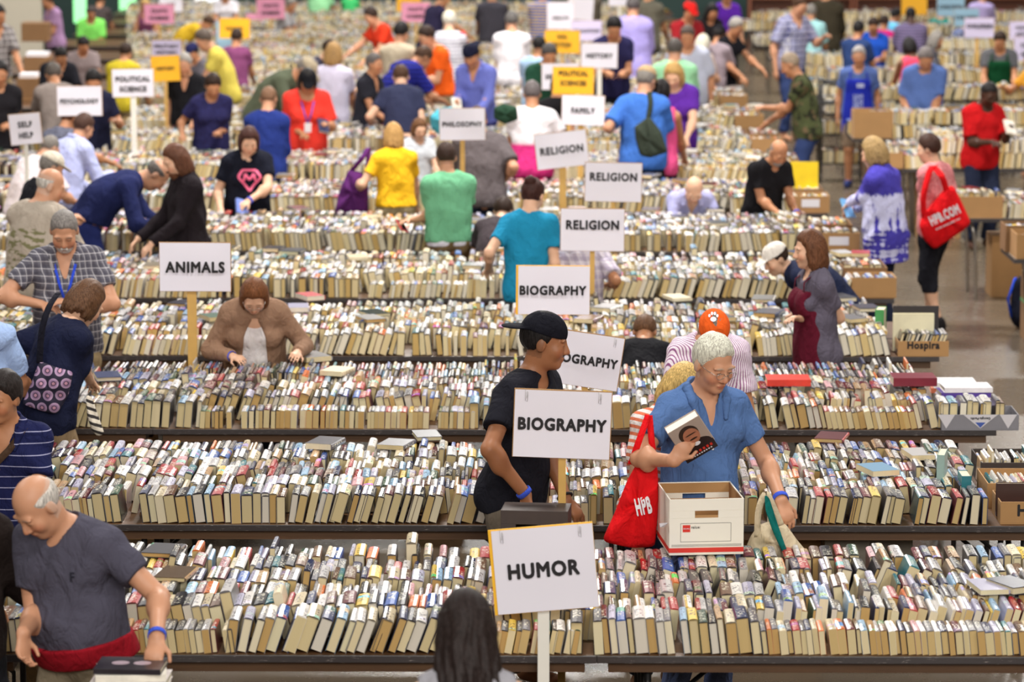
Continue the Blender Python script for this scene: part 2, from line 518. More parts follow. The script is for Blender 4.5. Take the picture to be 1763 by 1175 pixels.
def build_mass(mass):
    N = len(mass); g = lambda f: np.array([m[f] for m in mass], float)
    t, L, h, lean, yaw = g('t'), g('L'), g('h'), g('lean'), g('yaw')
    pos = np.stack([g('x'), g('y'), g('z')], -1)
    hard = np.array([m['hard'] for m in mass])
    c = np.where(hard, .0028, .0008); rec = np.where(hard, .0045, .0004)
    nr = np.random.default_rng(3); j = nr.uniform(.85, 1.1, N)
    PALL = np.array([lin(p[0]) for p in PAL])
    cc = np.clip(PALL[np.array([m['ci'] for m in mass])] * j[:, None], 0, 1); pc = np.array([lin(m['pg']) for m in mass])
    Vc = place(cover_verts(t, L, h, c), pos, yaw, lean, t); Vp = place(page_verts(t, L, h, c, rec), pos, yaw, lean, t)
    nc, npg = Vc.shape[1], Vp.shape[1]
    verts = np.concatenate([Vc.reshape(-1, 3), Vp.reshape(-1, 3)])
    fc = (np.where(CF_[None] >= 0, CF_[None] + (np.arange(N) * nc)[:, None, None], -1)).reshape(-1, 4)
    fp = (PF[None] + (N * nc + np.arange(N) * npg)[:, None, None]).reshape(-1, 4)
    me = mesh_np('books', verts, np.concatenate([fc, fp]))
    mi = np.concatenate([np.zeros(len(fc), np.int32), np.ones(len(fp), np.int32)])
    me.polygons.foreach_set('material_index', mi)
    a = me.attributes.new('bcol', 'FLOAT_COLOR', 'POINT')
    colr = np.concatenate([np.repeat(cc, nc, 0), np.repeat(pc, npg, 0)]); colr = np.concatenate([colr, np.ones((len(colr), 1))], 1)
    a.data.foreach_set('color', colr.astype(np.float32).ravel())
    r = me.attributes.new('brnd', 'FLOAT', 'POINT')
    r.data.foreach_set('value', np.concatenate([np.repeat(nr.random(N), nc), np.repeat(nr.random(N), npg)]).astype(np.float32))
    uv = me.uv_layers.new(name='spine')
    u1 = uv_for(me, CF_, CUV, CV, 1); u0 = uv_for(me, CF_, CUV, CV, 1, False); u1 = np.concatenate([u1 if hh_ else u0 for hh_ in hard]); u2 = np.full((N * 24, 2), -1, np.float32)
    uv.data.foreach_set('uv', np.concatenate([u1, u2]).ravel())
    o = link('books', me, [M_COV_A, M_PAG_A])
    tag(o, 'countless second-hand books packed spine up over the table rows', 'books', None, 'stuff')
print('BOOKS', len(BOOKS), 'mass', len(mass), 'singles', len(singles))
# ------------------------------------------------------------------ figures: every surface is grown as ONE skin over a posed skeleton
BIG = 1.0
class Field:
    """a signed-distance field on a grid; solids are blended in, then skinned by surface nets"""
    def __init__(s, lo, hi, h):
        s.h = h; s.lo = np.array(lo, float) - 2 * h
        n = np.ceil((np.array(hi) - s.lo) / h).astype(int) + 3
        s.F = np.full(n, BIG, np.float32)
    def grid(s, lo, hi):
        i0 = np.maximum(0, np.floor((np.array(lo) - s.lo) / s.h).astype(int)); i1 = np.minimum(s.F.shape, np.ceil((np.array(hi) - s.lo) / s.h).astype(int) + 1)
        if np.any(i1 <= i0): return None
        ax = [(s.lo[a] + s.h * np.arange(i0[a], i1[a])).astype(np.float32) for a in range(3)]
        return tuple(slice(i0[a], i1[a]) for a in range(3)), (ax[0][:, None, None], ax[1][None, :, None], ax[2][None, None, :])
    def put(s, lo, hi, fn, k, sub=False):
        pad = k + 2.5 * s.h
        g = s.grid(np.array(lo) - pad, np.array(hi) + pad)
        if g is None: return
        sl, P = g
        d = fn(*P); a = s.F[sl]
        if sub:
            if k > 0:
                h = np.maximum(k - np.abs(a + d), 0) / k; s.F[sl] = np.maximum(a, -d) + h * h * k * .25
            else: s.F[sl] = np.maximum(a, -d)
        elif k > 0:
            h = np.maximum(k - np.abs(a - d), 0) / k; s.F[sl] = np.minimum(a, d) - h * h * k * .25
        else: s.F[sl] = np.minimum(a, d)
    def cone(s, a, b, ra, rb, k=.02, flat=None, cut=None, sub=False):
        """round tapered limb a->b; flat=(axis, ratio) squashes it along that axis; cut = list of (point, normal) half spaces"""
        a = np.array(a, float); b = np.array(b, float); ba = b - a; L2 = ba @ ba + 1e-12
        def fn(X, Y, Z):
            x, y, z = X - a[0], Y - a[1], Z - a[2]
            t = np.clip((x * ba[0] + y * ba[1] + z * ba[2]) / L2, 0, 1)
            x = x - t * ba[0]; y = y - t * ba[1]; z = z - t * ba[2]
            q = x * x + y * y + z * z
            if flat is not None:
                n, rt = flat; w = x * n[0] + y * n[1] + z * n[2]; q = q + w * w * (1 / rt ** 2 - 1)
            d = np.sqrt(q) - (ra + (rb - ra) * t)
            if cut is not None:
                for p, n in cut: d = np.maximum(d, (X - p[0]) * n[0] + (Y - p[1]) * n[1] + (Z - p[2]) * n[2])
            return d
        r = max(ra, rb) * (1.0 if flat is None else max(1.0, flat[1]))
        s.put(np.minimum(a, b) - r, np.maximum(a, b) + r, fn, k, sub)
    def ell(s, c, r, M=None, k=.02, sub=False, cut=None):
        """ellipsoid, M columns = its axes"""
        c = np.array(c, float); r = np.array(r, float); M = np.eye(3) if M is None else M
        def fn(X, Y, Z):
            x, y, z = X - c[0], Y - c[1], Z - c[2]; k0 = 0; k1 = 0
            for i in range(3):
                w = x * M[0, i] + y * M[1, i] + z * M[2, i]; k0 = k0 + (w / r[i]) ** 2; k1 = k1 + (w / r[i] ** 2) ** 2
            k0 = np.sqrt(k0); d = k0 * (k0 - 1) / np.maximum(np.sqrt(k1), 1e-6)
            if cut is not None:
                for p, n in cut: d = np.maximum(d, (X - p[0]) * n[0] + (Y - p[1]) * n[1] + (Z - p[2]) * n[2])
            return d
        e = np.abs(M) @ r
        s.put(c - e, c + e, fn, k, sub)
    def cutp(s, p, n):
        X, Y, Z = (s.lo[0] + s.h * np.arange(s.F.shape[0]))[:, None, None], (s.lo[1] + s.h * np.arange(s.F.shape[1]))[None, :, None], (s.lo[2] + s.h * np.arange(s.F.shape[2]))[None, None, :]
        s.F = np.maximum(s.F, ((X - p[0]) * n[0] + (Y - p[1]) * n[1] + (Z - p[2]) * n[2]).astype(np.float32))
    def fold(s, amp, freq, seed):
        """soft cloth folds"""
        r = np.random.default_rng(seed)
        ax = [(s.lo[a] + s.h * np.arange(s.F.shape[a])).astype(np.float32) for a in range(3)]
        X, Y, Z = ax[0][:, None, None], ax[1][None, :, None], ax[2][None, None, :]
        g = s.grid(s.lo, s.lo + s.h * np.array(s.F.shape))
        for _ in range(3):
            d = r.normal(size=3); d[2] *= .7; d /= np.linalg.norm(d); e = r.normal(size=3); e /= np.linalg.norm(e); f = freq * r.uniform(.6, 1.5)
            s.F += (amp * np.sin(f * (X * d[0] + Y * d[1] + Z * d[2]) + r.uniform(0, 6) + 1.8 * np.sin(f * .43 * (X * e[0] + Y * e[1] + Z * e[2]) + r.uniform(0, 6)))).astype(np.float32)
    def skin(s, relax=1):
        F, h = s.F, s.h
        I = F < 0
        n = np.zeros(tuple(np.array(F.shape) - 1), np.int8); cs = []
        for dx in (0, 1):
            for dy in (0, 1):
                for dz in (0, 1):
                    v = I[dx:F.shape[0] - 1 + dx, dy:F.shape[1] - 1 + dy, dz:F.shape[2] - 1 + dz]; n += v; cs.append((dx, dy, dz))
        act = (n > 0) & (n < 8); idx = np.argwhere(act)
        if len(idx) == 0: return np.zeros((0, 3)), np.zeros((0, 4), int)
        vals = np.stack([F[idx[:, 0] + c[0], idx[:, 1] + c[1], idx[:, 2] + c[2]] for c in cs], 1)
        C = np.array(cs, float); pos = np.zeros((len(idx), 3)); cnt = np.zeros(len(idx))
        for a in range(8):
            for b in range(a + 1, 8):
                if np.abs(C[a] - C[b]).sum() != 1: continue
                va, vb = vals[:, a], vals[:, b]; m = (va < 0) != (vb < 0)
                t = np.where(m, va / np.where(m, va - vb, 1), 0)
                pos += m[:, None] * (C[a] + t[:, None] * (C[b] - C[a])); cnt += m
        V = s.lo + h * (idx + pos / cnt[:, None])
        vid = np.full(n.shape, -1, np.int64); vid[act] = np.arange(len(idx))
        Q = []
        for ax in range(3):
            u, w = (ax + 1) % 3, (ax + 2) % 3
            s0 = [slice(None)] * 3; s1 = [slice(None)] * 3
            s0[ax] = slice(0, -1); s1[ax] = slice(1, None)
            for o in (u, w):
                s0[o] = slice(1, -1); s1[o] = slice(1, -1)
            A, B = I[tuple(s0)], I[tuple(s1)]
            e = np.argwhere(A != B); ins = A[A != B]
            base = e.copy(); base[:, u] += 1; base[:, w] += 1
            def cell(du, dw):
                c = base.copy(); c[:, u] -= du; c[:, w] -= dw; return vid[c[:, 0], c[:, 1], c[:, 2]]
            qd = np.stack([cell(1, 1), cell(0, 1), cell(0, 0), cell(1, 0)], 1)
            qd[~ins] = qd[~ins][:, ::-1]
            Q.append(qd)
        Q = np.concatenate(Q); Q = Q[(Q >= 0).all(1)]
        for _ in range(relax):
            acc = np.zeros_like(V); c = np.zeros(len(V))
            for i in range(4):
                a, b = Q[:, i], Q[:, (i + 1) % 4]
                for d in range(3): acc[:, d] += np.bincount(a, V[b, d], len(V)) + np.bincount(b, V[a, d], len(V))
                c += np.bincount(a, minlength=len(V)) + np.bincount(b, minlength=len(V))
            V = V * .5 + .5 * acc / np.maximum(c, 1)[:, None]
        return V, Q

def rx(a): c, s = math.cos(a), math.sin(a); return np.array([[1, 0, 0], [0, c, -s], [0, s, c]])
def ry(a): c, s = math.cos(a), math.sin(a); return np.array([[c, 0, s], [0, 1, 0], [-s, 0, c]])
def rz(a): c, s = math.cos(a), math.sin(a); return np.array([[c, -s, 0], [s, c, 0], [0, 0, 1]])
def unit(v): v = np.array(v, float); return v / (np.linalg.norm(v) + 1e-9)

def ik(a, t, l1, l2, pole):
    a = np.array(a, float); t = np.array(t, float); d = t - a; L = np.linalg.norm(d); u = d / (L + 1e-9)
    L = min(L, (l1 + l2) * .995); L = max(L, abs(l1 - l2) + .02); t = a + u * L
    x = (l1 * l1 - l2 * l2 + L * L) / (2 * L); y = math.sqrt(max(0, l1 * l1 - x * x))
    p = np.array(pole, float); p = p - u * (p @ u); p = unit(p)
    return a + u * x + p * y, t

class Frame:
    def __init__(s, Rm=None, o=(0, 0, 0)): s.R = np.eye(3) if Rm is None else Rm; s.o = np.array(o, float)
    def __call__(s, x, y, z): return s.R @ np.array([x, y, z], float) + s.o
    def v(s, x, y, z): return s.R @ np.array([x, y, z], float)
    def turn(s, Rm, piv):          # rotate about a point given in this frame's own coordinates
        p = s(*piv); N = s.R @ Rm; return Frame(N, p - N @ np.array(piv, float))

SKIN = {'fair': (222, 178, 148), 'pink': (202, 150, 118), 'tan': (184, 130, 94), 'olive': (160, 108, 74), 'brown': (120, 78, 54), 'dark': (74, 48, 36)}
def skin_mat():
    t = NT('skin'); a = t.n('ShaderNodeAttribute', attribute_name='tone'); v = t.coord()
    f = t.noise(v, 30, 4)
    t.set(Base_Color=t.mix(t.math('MULTIPLY', f, .35), a.outputs['Color'], t.mix(1.0, a.outputs['Color'], (.86, .66, .58), 'MULTIPLY')), Roughness=.48, Specular_IOR_Level=.4)
    t.bump(t.noise(v, 180, 2), .1, .002)
    return t.m
M_SKIN = skin_mat()
def hair_mat(rgb):
    key = ('hair', rgb)
    if key not in MC:
        t = NT('hair'); c = lin(rgb); v = t.map(t.coord(), (90, 90, 14)); f = t.math('MULTIPLY', t.math('SUBTRACT', t.noise(v, 2, 4, .6), .33), 2.6, clamp=True)
        t.set(Base_Color=t.mix(f, tuple(x * .45 for x in c), tuple(min(1, x * 1.6 + .012) for x in c)), Roughness=.5, Specular_IOR_Level=.16)
        t.bump(t.noise(v, 3, 3), .3, .004); MC[key] = t.m
    return MC[key]

def cloth(rgb, pat=None, rgb2=None, s=1.0):
    """woven cloth; pat adds the garment's own print"""
    key = ('cloth', rgb, pat, rgb2, s)
    if key in MC: return MC[key]
    t = NT('cloth_' + (pat or 'plain')); v = t.coord(); c = lin(rgb); c2 = lin(rgb2) if rgb2 else c
    x, y, z = t.sep(v)
    f = t.noise(v, 8, 3)
    base = t.mix(f, tuple(k * .88 for k in c), tuple(min(1, k * 1.08) for k in c))
    def stripe(a, fr, w, ph=0.0):
        return t.math('LESS_THAN', t.math('FRACT', t.math('ADD', t.math('MULTIPLY', a, fr), 50 + ph)), w)
    xy = t.math('ADD', x, t.math('MULTIPLY', y, .8))
    if pat == 'vstripe': base = t.mix(stripe(t.math('ADD', x, t.math('MULTIPLY', y, .9)), 62 / s, .36), base, c2)
    if pat == 'hstripe': base = t.mix(stripe(z, 22 / s, .4), base, c2)
    if pat == 'pin': base = t.mix(stripe(z, 18 / s, .09), base, c2)
    if pat == 'slantstripe': base = t.mix(stripe(t.math('ADD', z, t.math('MULTIPLY', x, .4)), 26 / s, .45), base, c2)
    if pat == 'plaid':
        base = t.mix(t.math('MULTIPLY', stripe(xy, 14 / s, .45), .5), base, c2); base = t.mix(t.math('MULTIPLY', stripe(z, 14 / s, .45), .5), base, c2)
        base = t.mix(t.math('MULTIPLY', stripe(xy, 14 / s, .09, .2), .6), base, (.75, .73, .75)); base = t.mix(t.math('MULTIPLY', stripe(z, 14 / s, .09, .2), .6), base, (.75, .73, .75))
    if pat == 'tiedye':
        n = t.noise(t.map(v, (22, 22, 3)), 1.2, 4, .6); g = t.noise(t.map(v, (3, 3, 26)), 1, 3)
        mid = t.math('LESS_THAN', t.math('ABSOLUTE', t.math('SUBTRACT', t.math('ADD', z, t.math('MULTIPLY', n, .16)), 1.22)), .15)
        base = t.mix(t.math('MULTIPLY', mid, t.math('GREATER_THAN', n, .44)), base, c2)
        low = t.math('MULTIPLY', t.math('LESS_THAN', z, .98), t.math('GREATER_THAN', t.math('ADD', t.math('MULTIPLY', g, .6), t.math('MULTIPLY', n, .4)), .545))
        base = t.mix(low, base, c2)
    if pat == 'camo':
        n = t.noise(v, 14, 2); m = t.noise(t.map(v, loc=(3, 1, 7)), 11, 2)
        base = t.mix(t.math('GREATER_THAN', n, .53), base, c2); base = t.mix(t.math('GREATER_THAN', m, .6), base, (.16, .11, .06))
    if pat == 'ombre':
        base = t.mix(t.math('SMOOTH_MIN', 1.0, t.math('MULTIPLY', t.math('SUBTRACT', 1.17, z), 30, clamp=True), .02), base, c2)
    if pat == 'print':
        m = t.math('MULTIPLY', t.math('GREATER_THAN', t.noise(t.map(v, (14, 14, 40)), 1, 3), .52), t.math('LESS_THAN', t.math('ABSOLUTE', x), .15))
        m = t.math('MULTIPLY', m, t.math('LESS_THAN', t.math('ABSOLUTE', t.math('SUBTRACT', z, 1.16)), .17))
        base = t.mix(t.math('MULTIPLY', m, .85), base, c2)
    if pat == 'mottle':
        base = t.mix(t.math('GREATER_THAN', t.noise(v, 40, 2), .55), base, c2)
    t.set(Base_Color=base, Roughness=.9, Specular_IOR_Level=.12)
    t.bump(t.noise(t.map(v, (5, 5, 3)), 3.2, 3, .55, .6), .85, .03)
    MC[key] = t.m
    return t.m

from mathutils.bvhtree import BVHTree
ALLP = []
def person(px, py, D, label, face=0, H=None, lean=8, slean=0, twist=0, hp=25, hy=0, hr=0, w=1.0, bel=0.0, bust=0.0, sk='fair', hair=('short', (60, 44, 34)), top=('tee', (60, 60, 70)),
           bot=('long', (60, 62, 80)), L=None, Rr=None, lod=1, beard=None, cap=None, glasses=False, lany=None, band=None, walk=0.0, bag=None, shoes=None, extra=None, group=None, step=None, knee=0.0, headscale=1.0, hem=None, kid=False, sleeve=None):
    """px,py = the crown of the head in the photo, D = distance of the feet, face = turn in degrees (0 looks at the camera, 90 to the right, 180 away).
    L / Rr = where the wrist on the photo's left / right goes: (px, py, dy) or a word. The figure faces -Y in its own frame."""
    ln = R(lean); yaw = R(face); RW = rz(yaw)
    Rh = rz(R(hy)) @ rx(R(hp)) @ ry(R(hr)); Rn = rz(R(hy) * .4) @ rx((ln + R(hp)) * .5)
    def skel(knee):
        Fp = Frame(np.eye(3), (0, .12 * math.sin(ln), -.10 * knee)).turn(rx(.35 * ln) @ ry(R(slean) * .4), (0, 0, .92))
        Fa = Fp.turn(rx(.3 * ln) @ ry(R(slean) * .6) @ rz(R(twist) * .5), (0, 0, 1.03))
        Fb = Fa.turn(rx(.35 * ln) @ rz(R(twist) * .5), (0, 0, 1.2))
        nb = Fb(0, .012, 1.45)
        hc = nb + Rn @ np.array([0, -.012, .088]) + Rh @ np.array([0, -.012, .087 * headscale])
        return Fp, Fa, Fb, nb, hc, hc + np.array([0, 0, .122 * headscale]) + Rh @ np.array([0, .012, 0])
    # ---- size and place: the crown lies on the ray of (px, py); too low a crown bends the knees, too high moves the figure back
    for trial in range(60):
        Fp, Fa, Fb, nb, hc, crown = skel(knee)
        s = 1.0
        for _ in range(6):
            c = RW @ crown; wz = at_y(px, py, D + c[1] * s); s = wz[2] / crown[2]
        if kid or .9 <= s <= 1.1: break
        if s < .9: knee += .15
        else: D += .2
    Fh = Frame(Rh * headscale, hc)
    c = RW @ crown * s; wp = at_y(px, py, D + c[1])
    root = np.array([wp[0] - c[0], D, 0.0])
    if s < .86 or s > 1.13 or knee > 3: print('SIZE', label[:40], round(s * 1.75, 2), round(knee, 1))
    toloc = lambda p: RW.T @ (np.array(p) - root) / s
    h = {0: .0055, 1: .008, 2: .012, 3: .016}[lod] / s
    e = empty('person', root, yaw); e.scale = (s, s, s)
    tag(e, label, 'person', group)
    # ---- arms
    def arm(side, spec):
        sh = Fb(side * .166 * (1 + .35 * (w - 1)), .014, 1.392)
        pole = Fb.v(side * .32, .8, -.5)
        if spec is None: spec = 'down'
        if isinstance(spec, str):
            P = {'side': (.24, .02, .86), 'down': (.17, -.33, .98), 'low': (.15, -.36, .86), 'hold': (.08, -.30, 1.13), 'reach': (.14, -.52, .98), 'hang': (.20, -.10, .84), 'hip': (.3, .05, 1.0), 'behind': (.2, .2, .9)}[spec]
            wr = np.array([side * P[0] * (1 + .3 * (w - 1)), P[1] - .25 * math.sin(ln), P[2] - .1 * knee])
            if spec in ('side', 'hang'): wr = Fp(side * (.24 + .1 * (w - 1)), P[1], P[2]); wr[1] += -.6 * math.sin(ln) * .3
        else:
            wr = toloc(at_y(spec[0], spec[1], D + spec[2]))
            if len(spec) > 3 and spec[3] is not None: pole = np.array(spec[3], float)
        el, wr = ik(sh, wr, .295, .262, pole)
        return sh, el, wr
    # "photo left" wrist: facing the camera the figure's -X is on the photo's left; facing away it is +X
    flip = 1 if math.cos(yaw) >= 0 else -1
    arms = {-1: arm(-1, L if flip > 0 else Rr), 1: arm(1, Rr if flip > 0 else L)}
    legs = {}
    for sd in (-1, 1):
        hj = Fp(sd * .088, 0, .89)
        an = np.array([sd * .105, .02 + (sd * walk), .085]); 
        if step and sd in step: an = an + np.array(step[sd])
        kn, an = ik(hj, an, .42, .405, (sd * .1, -1, 0)); legs[sd] = (hj, kn, an)
    ww = w; fx = 1 + .6 * (w - 1)
    wid = (.55 + .35 * (w - 1), .8 + bel)
    pts = [hc, nb] + [p for a in arms.values() for p in a] + [p for g in legs.values() for p in g] + [Fb(0, -.22 - bel, 1.1), Fb(0, .2, 1.2), Fp(.25 * w, .2, .9), Fp(-.25 * w, .2, .9), Fb(.26 * w, 0, 1.35), Fb(-.26 * w, 0, 1.35)]
    lo = np.min(pts, 0) - .2; hi = np.max(pts, 0) + .22; lo[2] = max(lo[2], -.005)

    def torso(f, d, k=.05):
        """the trunk, grown by d"""
        ax = Fb.v(0, 1, 0)
        f.ell(Fp(0, .008, .95), (.165 * fx + d, .112 * fx + d, .13 + d), Fp.R, k)
        for sd in (-1, 1): f.ell(Fp(sd * .078, .055, .905), (.088 * fx + d, .085 * fx + d, .10 + d), Fp.R, k)
        f.cone(Fa(0, .0, 1.0), Fb(0, .008, 1.2), .142 * ww + d, .147 * ww + d, k, (Fa.v(0, 1, 0), .74))
        f.cone(Fb(0, .012, 1.2), Fb(0, .015, 1.33), .152 * fx + d, .156 * fx + d, k, (ax, .70))
        f.cone(Fb(-.12 * fx, .018, 1.385), Fb(.12 * fx, .018, 1.385), .062 + d, .062 + d, k)
        for sd in (-1, 1): f.cone(Fb(sd * .035, .022, 1.46), Fb(sd * .15 * fx, .015, 1.405), .04 + d * .7, .038 + d, k)
        if bel: f.ell(Fa(0, -.055 - bel * .55, 1.07), (.135 * ww + d, .085 + bel + d, .14 + d), Fa.R, .08)
        if bust:
            for sd in (-1, 1): f.ell(Fb(sd * .078 * fx, -.075 - bust * .4, 1.265), (.072 + bust * .4 + d, .052 + bust * .6 + d, .066 + bust * .4 + d), Fb.R, .03)
        else:
            for sd in (-1, 1): f.ell(Fb(sd * .07, -.062, 1.3), (.08 + d, .048 + d, .065 + d), Fb.R, .04)
    lw = 1 + .5 * (w - 1)
    # ---- the body
    B = Field(lo, hi, h)
    torso(B, 0)
    B.cone(nb + Fb.v(0, 0, -.03), hc + Fh.v(0, .018, -.045), .058 * lw, .054 * lw, .03)
    # head
    he = lambda x, y, z, a, b, c, k=.015, sub=False: B.ell(Fh(x, y, z), (a * headscale, b * headscale, c * headscale), Rh, k, sub)
    he(0, .014, .03, .076, .093, .088); he(0, -.026, -.035, .060, .064, .082, .03); he(0, -.034, -.074, .046 * lw, .046, .042, .02); B.ell(Fh(0, -.07, -.092), (.024, .02, .02), Rh, .025)
    for sd in (-1, 1):
        he(sd * .04, -.062, -.028, .024, .024, .026, .03)
        he(sd * .031, -.079, .026, .030, .012, .009, .015)
        if lod < 3: he(sd * .077, .012, -.008, .011, .022, .033, .008)
    if lod < 3:
        B.cone(Fh(0, -.086, .014), Fh(0, -.108, -.026), .009, .0125, .014)
        for sd in (-1, 1): he(sd * .013, -.096, -.032, .009, .011, .008, .008)
    if lod < 2:
        for sd in (-1, 1):
            he(sd * .032, -.096, .006, .019, .013, .012, .012, True)
            he(sd * .031, -.079, .005, .014, .0125, .0115, .006)
        he(0, -.0915, -.058, .025, .010, .0065, .006); he(0, -.089, -.069, .021, .010, .007, .006); he(0, -.1005, -.0635, .02, .004, .0022, .002, True)
    # arms and hands
    hand_pts = {}
    fr = max(.0082, .62 * h)
    for sd, (sh, el, wr) in arms.items():
        B.cone(sh, el, .049 * lw, .038 * lw, .03); B.cone(el, wr, .039 * lw, .027, .02)
        B.ell(el + (wr - el) * .25, (.041 * lw, .040 * lw, .06), None, .03)
        d = unit(wr - el); spec = (L if flip > 0 else Rr) if sd < 0 else (Rr if flip > 0 else L)
        hd = unit(d + np.array([0, 0, -.25])) if isinstance(spec, str) or spec is None else d
        if not isinstance(spec, (str, type(None))) and len(spec) > 4 and spec[4] is not None: hd = unit(RW.T @ np.array(spec[4], float))
        nrm = np.array([-sd * 1.0, .2, 0.]) if spec in ('side', 'hang') else np.array([-sd * .35, .1, -1.])
        if not isinstance(spec, (str, type(None))) and len(spec) > 5: nrm = RW.T @ np.array(spec[5], float)
        nrm = unit(nrm - hd * (nrm @ hd)); sdv = np.cross(nrm, hd) * sd       # sdv points to the little finger side
        if np.dot(np.cross(hd, nrm), np.array([0, 0, 1])) * 0: pass
        kn = wr + hd * .085
        B.cone(wr + hd * .01, wr + hd * .065, .03, .037, .02, (nrm, .45))
        curl = {'side': .35, 'hang': .5, 'hold': .9}.get(spec, .45) if isinstance(spec, (str, type(None))) else (spec[6] if len(spec) > 6 else .5)
        for i, (off, l) in enumerate(((-.030, .070), (-.010, .078), (.010, .073), (.029, .058))):
            p = wr + hd * (.078 - .004 * abs(i - 1)) + sdv * off; dv = hd
            for m, (fl, rr) in enumerate(((.45, 1.0), (.32, .93), (.23, .82))):
                ang = curl * (.45 + .3 * m) + .06 * i
                dv2 = unit(hd * math.cos(ang * (1 + m * .5)) + nrm * math.sin(ang * (1 + m * .5)) + sdv * off * 1.5)
                nx = p + dv2 * l * fl; B.cone(p, nx, fr * rr, fr * rr * .93, .004 if m else .01); p = nx
        t0 = wr + hd * .03 - sdv * .026; t1 = t0 + unit(hd * .7 - sdv * .75 + nrm * .35) * .042; t2 = t1 + unit(hd * .95 - sdv * .15 + nrm * .4) * .032
        B.cone(t0, t1, fr * 1.35, fr * 1.15, .014); B.cone(t1, t2, fr * 1.12, fr * .95, .004)
        hand_pts[sd] = dict(wr=wr, hd=hd, n=nrm, s=sdv, grip=wr + hd * .09 + nrm * .03, el=el, sh=sh)
    for sd, (hj, kn, an) in legs.items():
        B.cone(hj, kn, .088 * lw, .058 * lw, .04); B.cone(kn, an, .055 * lw, .038, .03); B.ell(kn + (an - kn) * .3 + np.array([0, .015, 0]), (.05 * lw, .056 * lw, .1), None, .03)
        B.cone(an + np.array([0, .025, -.035]), an + np.array([sd * .015, -.13, -.055]), .038, .03, .03)
    V, Q = B.skin()
    me = mesh_np('body', V, Q, True)
    # tone: lips, brows, cheeks and stubble belong to the skin itself
    base = np.array(lin(SKIN[sk])); T = np.tile(base, (len(V), 1))
    hl = (V - hc) @ Rh / headscale
    near = np.linalg.norm(hl, axis=1) < .17
    def blot(c, r, col, amt):
        q_ = (((hl - np.array(c)) / np.array(r)) ** 2).sum(1); m = np.clip(1.4 - q_, 0, 1) * amt * near
        T[:] = T * (1 - m[:, None]) + np.array(col) * m[:, None]
    hcol = np.array(lin(hair[1])) if hair else base
    red = base * np.array([1.0, .62, .56])
    for sd in (-1, 1):
        blot((sd * .042, -.075, -.03), (.03, .03, .025), red, .4); blot((sd * .032, -.094, .0265), (.021, .016, .0055), hcol * .7 + base * .1, .75)
        if lod < 2:
            blot((sd * .031, -.093, .003), (.016, .012, .0035), np.array([.03, .02, .018]), .8)
    blot((0, -.108, -.026), (.016, .016, .014), red, .4); blot((0, -.098, -.063), (.026, .014, .011), base * np.array([.75, .38, .36]), .65)
    if beard == 'stubble': blot((0, -.06, -.085), (.06, .055, .04), base * .55 + hcol * .2, .5)
    if hair and hair[0] in ('short', 'fringe', 'bald', 'crew'):  # close-cropped sides seen through
        m = (hl[:, 1] > .0) & (hl[:, 2] > -.07) & (hl[:, 2] < .06) & near; T[m] = T[m] * .7 + hcol * .3
    at = me.attributes.new('tone', 'FLOAT_COLOR', 'POINT')
    at.data.foreach_set('color', np.concatenate([T, np.ones((len(T), 1))], 1).astype(np.float32).ravel())
    link('body', me, [M_SKIN], e)
    hg = h * 1.25; SURF = {}; OBJ = {}
    def garment(name, fn, m, folds=.0035, freq=38, relax=2, hh=None, lo_=None, hi_=None, par=None):
        f = Field(lo if lo_ is None else lo_, hi if hi_ is None else hi_, hh or hg); fn(f)
        if folds: f.fold(folds, freq, hash(label) % 9999 if False else len(ALLP) * 7 + len(name))
        if getattr(f, 'after', None):
            for p, n in f.after: f.cutp(p, n)
        v, q_ = f.skin(relax)
        SURF[name] = (v, q_)
        if len(v) == 0: return None
        OBJ[name] = link(name, mesh_np(name, v, q_, True), [m], par or e); return OBJ[name]
    # ---- hair
    if hair and hair[0] != 'none':
        st, hcl = hair[0], hair[1]; tk = hair[2] if len(hair) > 2 else {'short': .012, 'crew': .006, 'fringe': .006, 'bald': .004}.get(st, .016)
        def hf(f):
            X, Y, Z = (f.lo[i] + f.h * np.arange(f.F.shape[i]) for i in range(3))
            P = np.stack(np.meshgrid(X, Y, Z, indexing='ij'), -1) - hc
            q_ = P @ Rh / headscale; x, y, z = q_[..., 0], q_[..., 1], q_[..., 2]
            def el(c, r):
                a = [(u - c[i]) / r[i] for i, u in enumerate((x, y, z))]; k0 = np.sqrt(a[0] ** 2 + a[1] ** 2 + a[2] ** 2); k1 = np.sqrt((a[0] / r[0]) ** 2 + (a[1] / r[1]) ** 2 + (a[2] / r[2]) ** 2)
                return k0 * (k0 - 1) / np.maximum(k1, 1e-6)
            d = el((0, .016, .030), (.076 + tk * .75, .094 + tk * .8, .09 + tk * 1.5))
            line = {'short': ([-.12, -.095, -.065, -.035, -.012, .02, .04, .12], [.10, .084, .066, .03, -.012, .0, -.05, -.068]), 'crew': ([-.12, -.09, -.05, -.02, .01, .04, .12], [.09, .072, .05, .02, .0, -.05, -.06]),
                    'fringe': ([-.12, -.05, -.03, 0, .04, .12], [.2, .2, .03, -.005, -.055, -.065]), 'bald': ([-.12, -.03, -.01, .02, .05, .12], [.2, .2, .03, -.01, -.055, -.06])}.get(st, ([-.13, -.1, -.075, -.05, -.03, .0, .04, .12], [.105, .088, .07, .045, .0, -.05, -.09, -.10]))
            thr = np.interp(y, line[0], line[1]) + .004 * np.sin(x * 170 + 1) + .003 * np.sin(x * 90 + y * 120); thr = thr + np.clip(-y - .02, 0, .05) * (.22 + 5 * np.clip(np.abs(x) - .035, 0, 1) * (.5 if st == 'short' else 0)); d = d + (tk * .9 + .004) * np.clip(1 - (z - thr) / .035, 0, 1) ** 2; d = np.maximum(d, (thr - z) * .8)
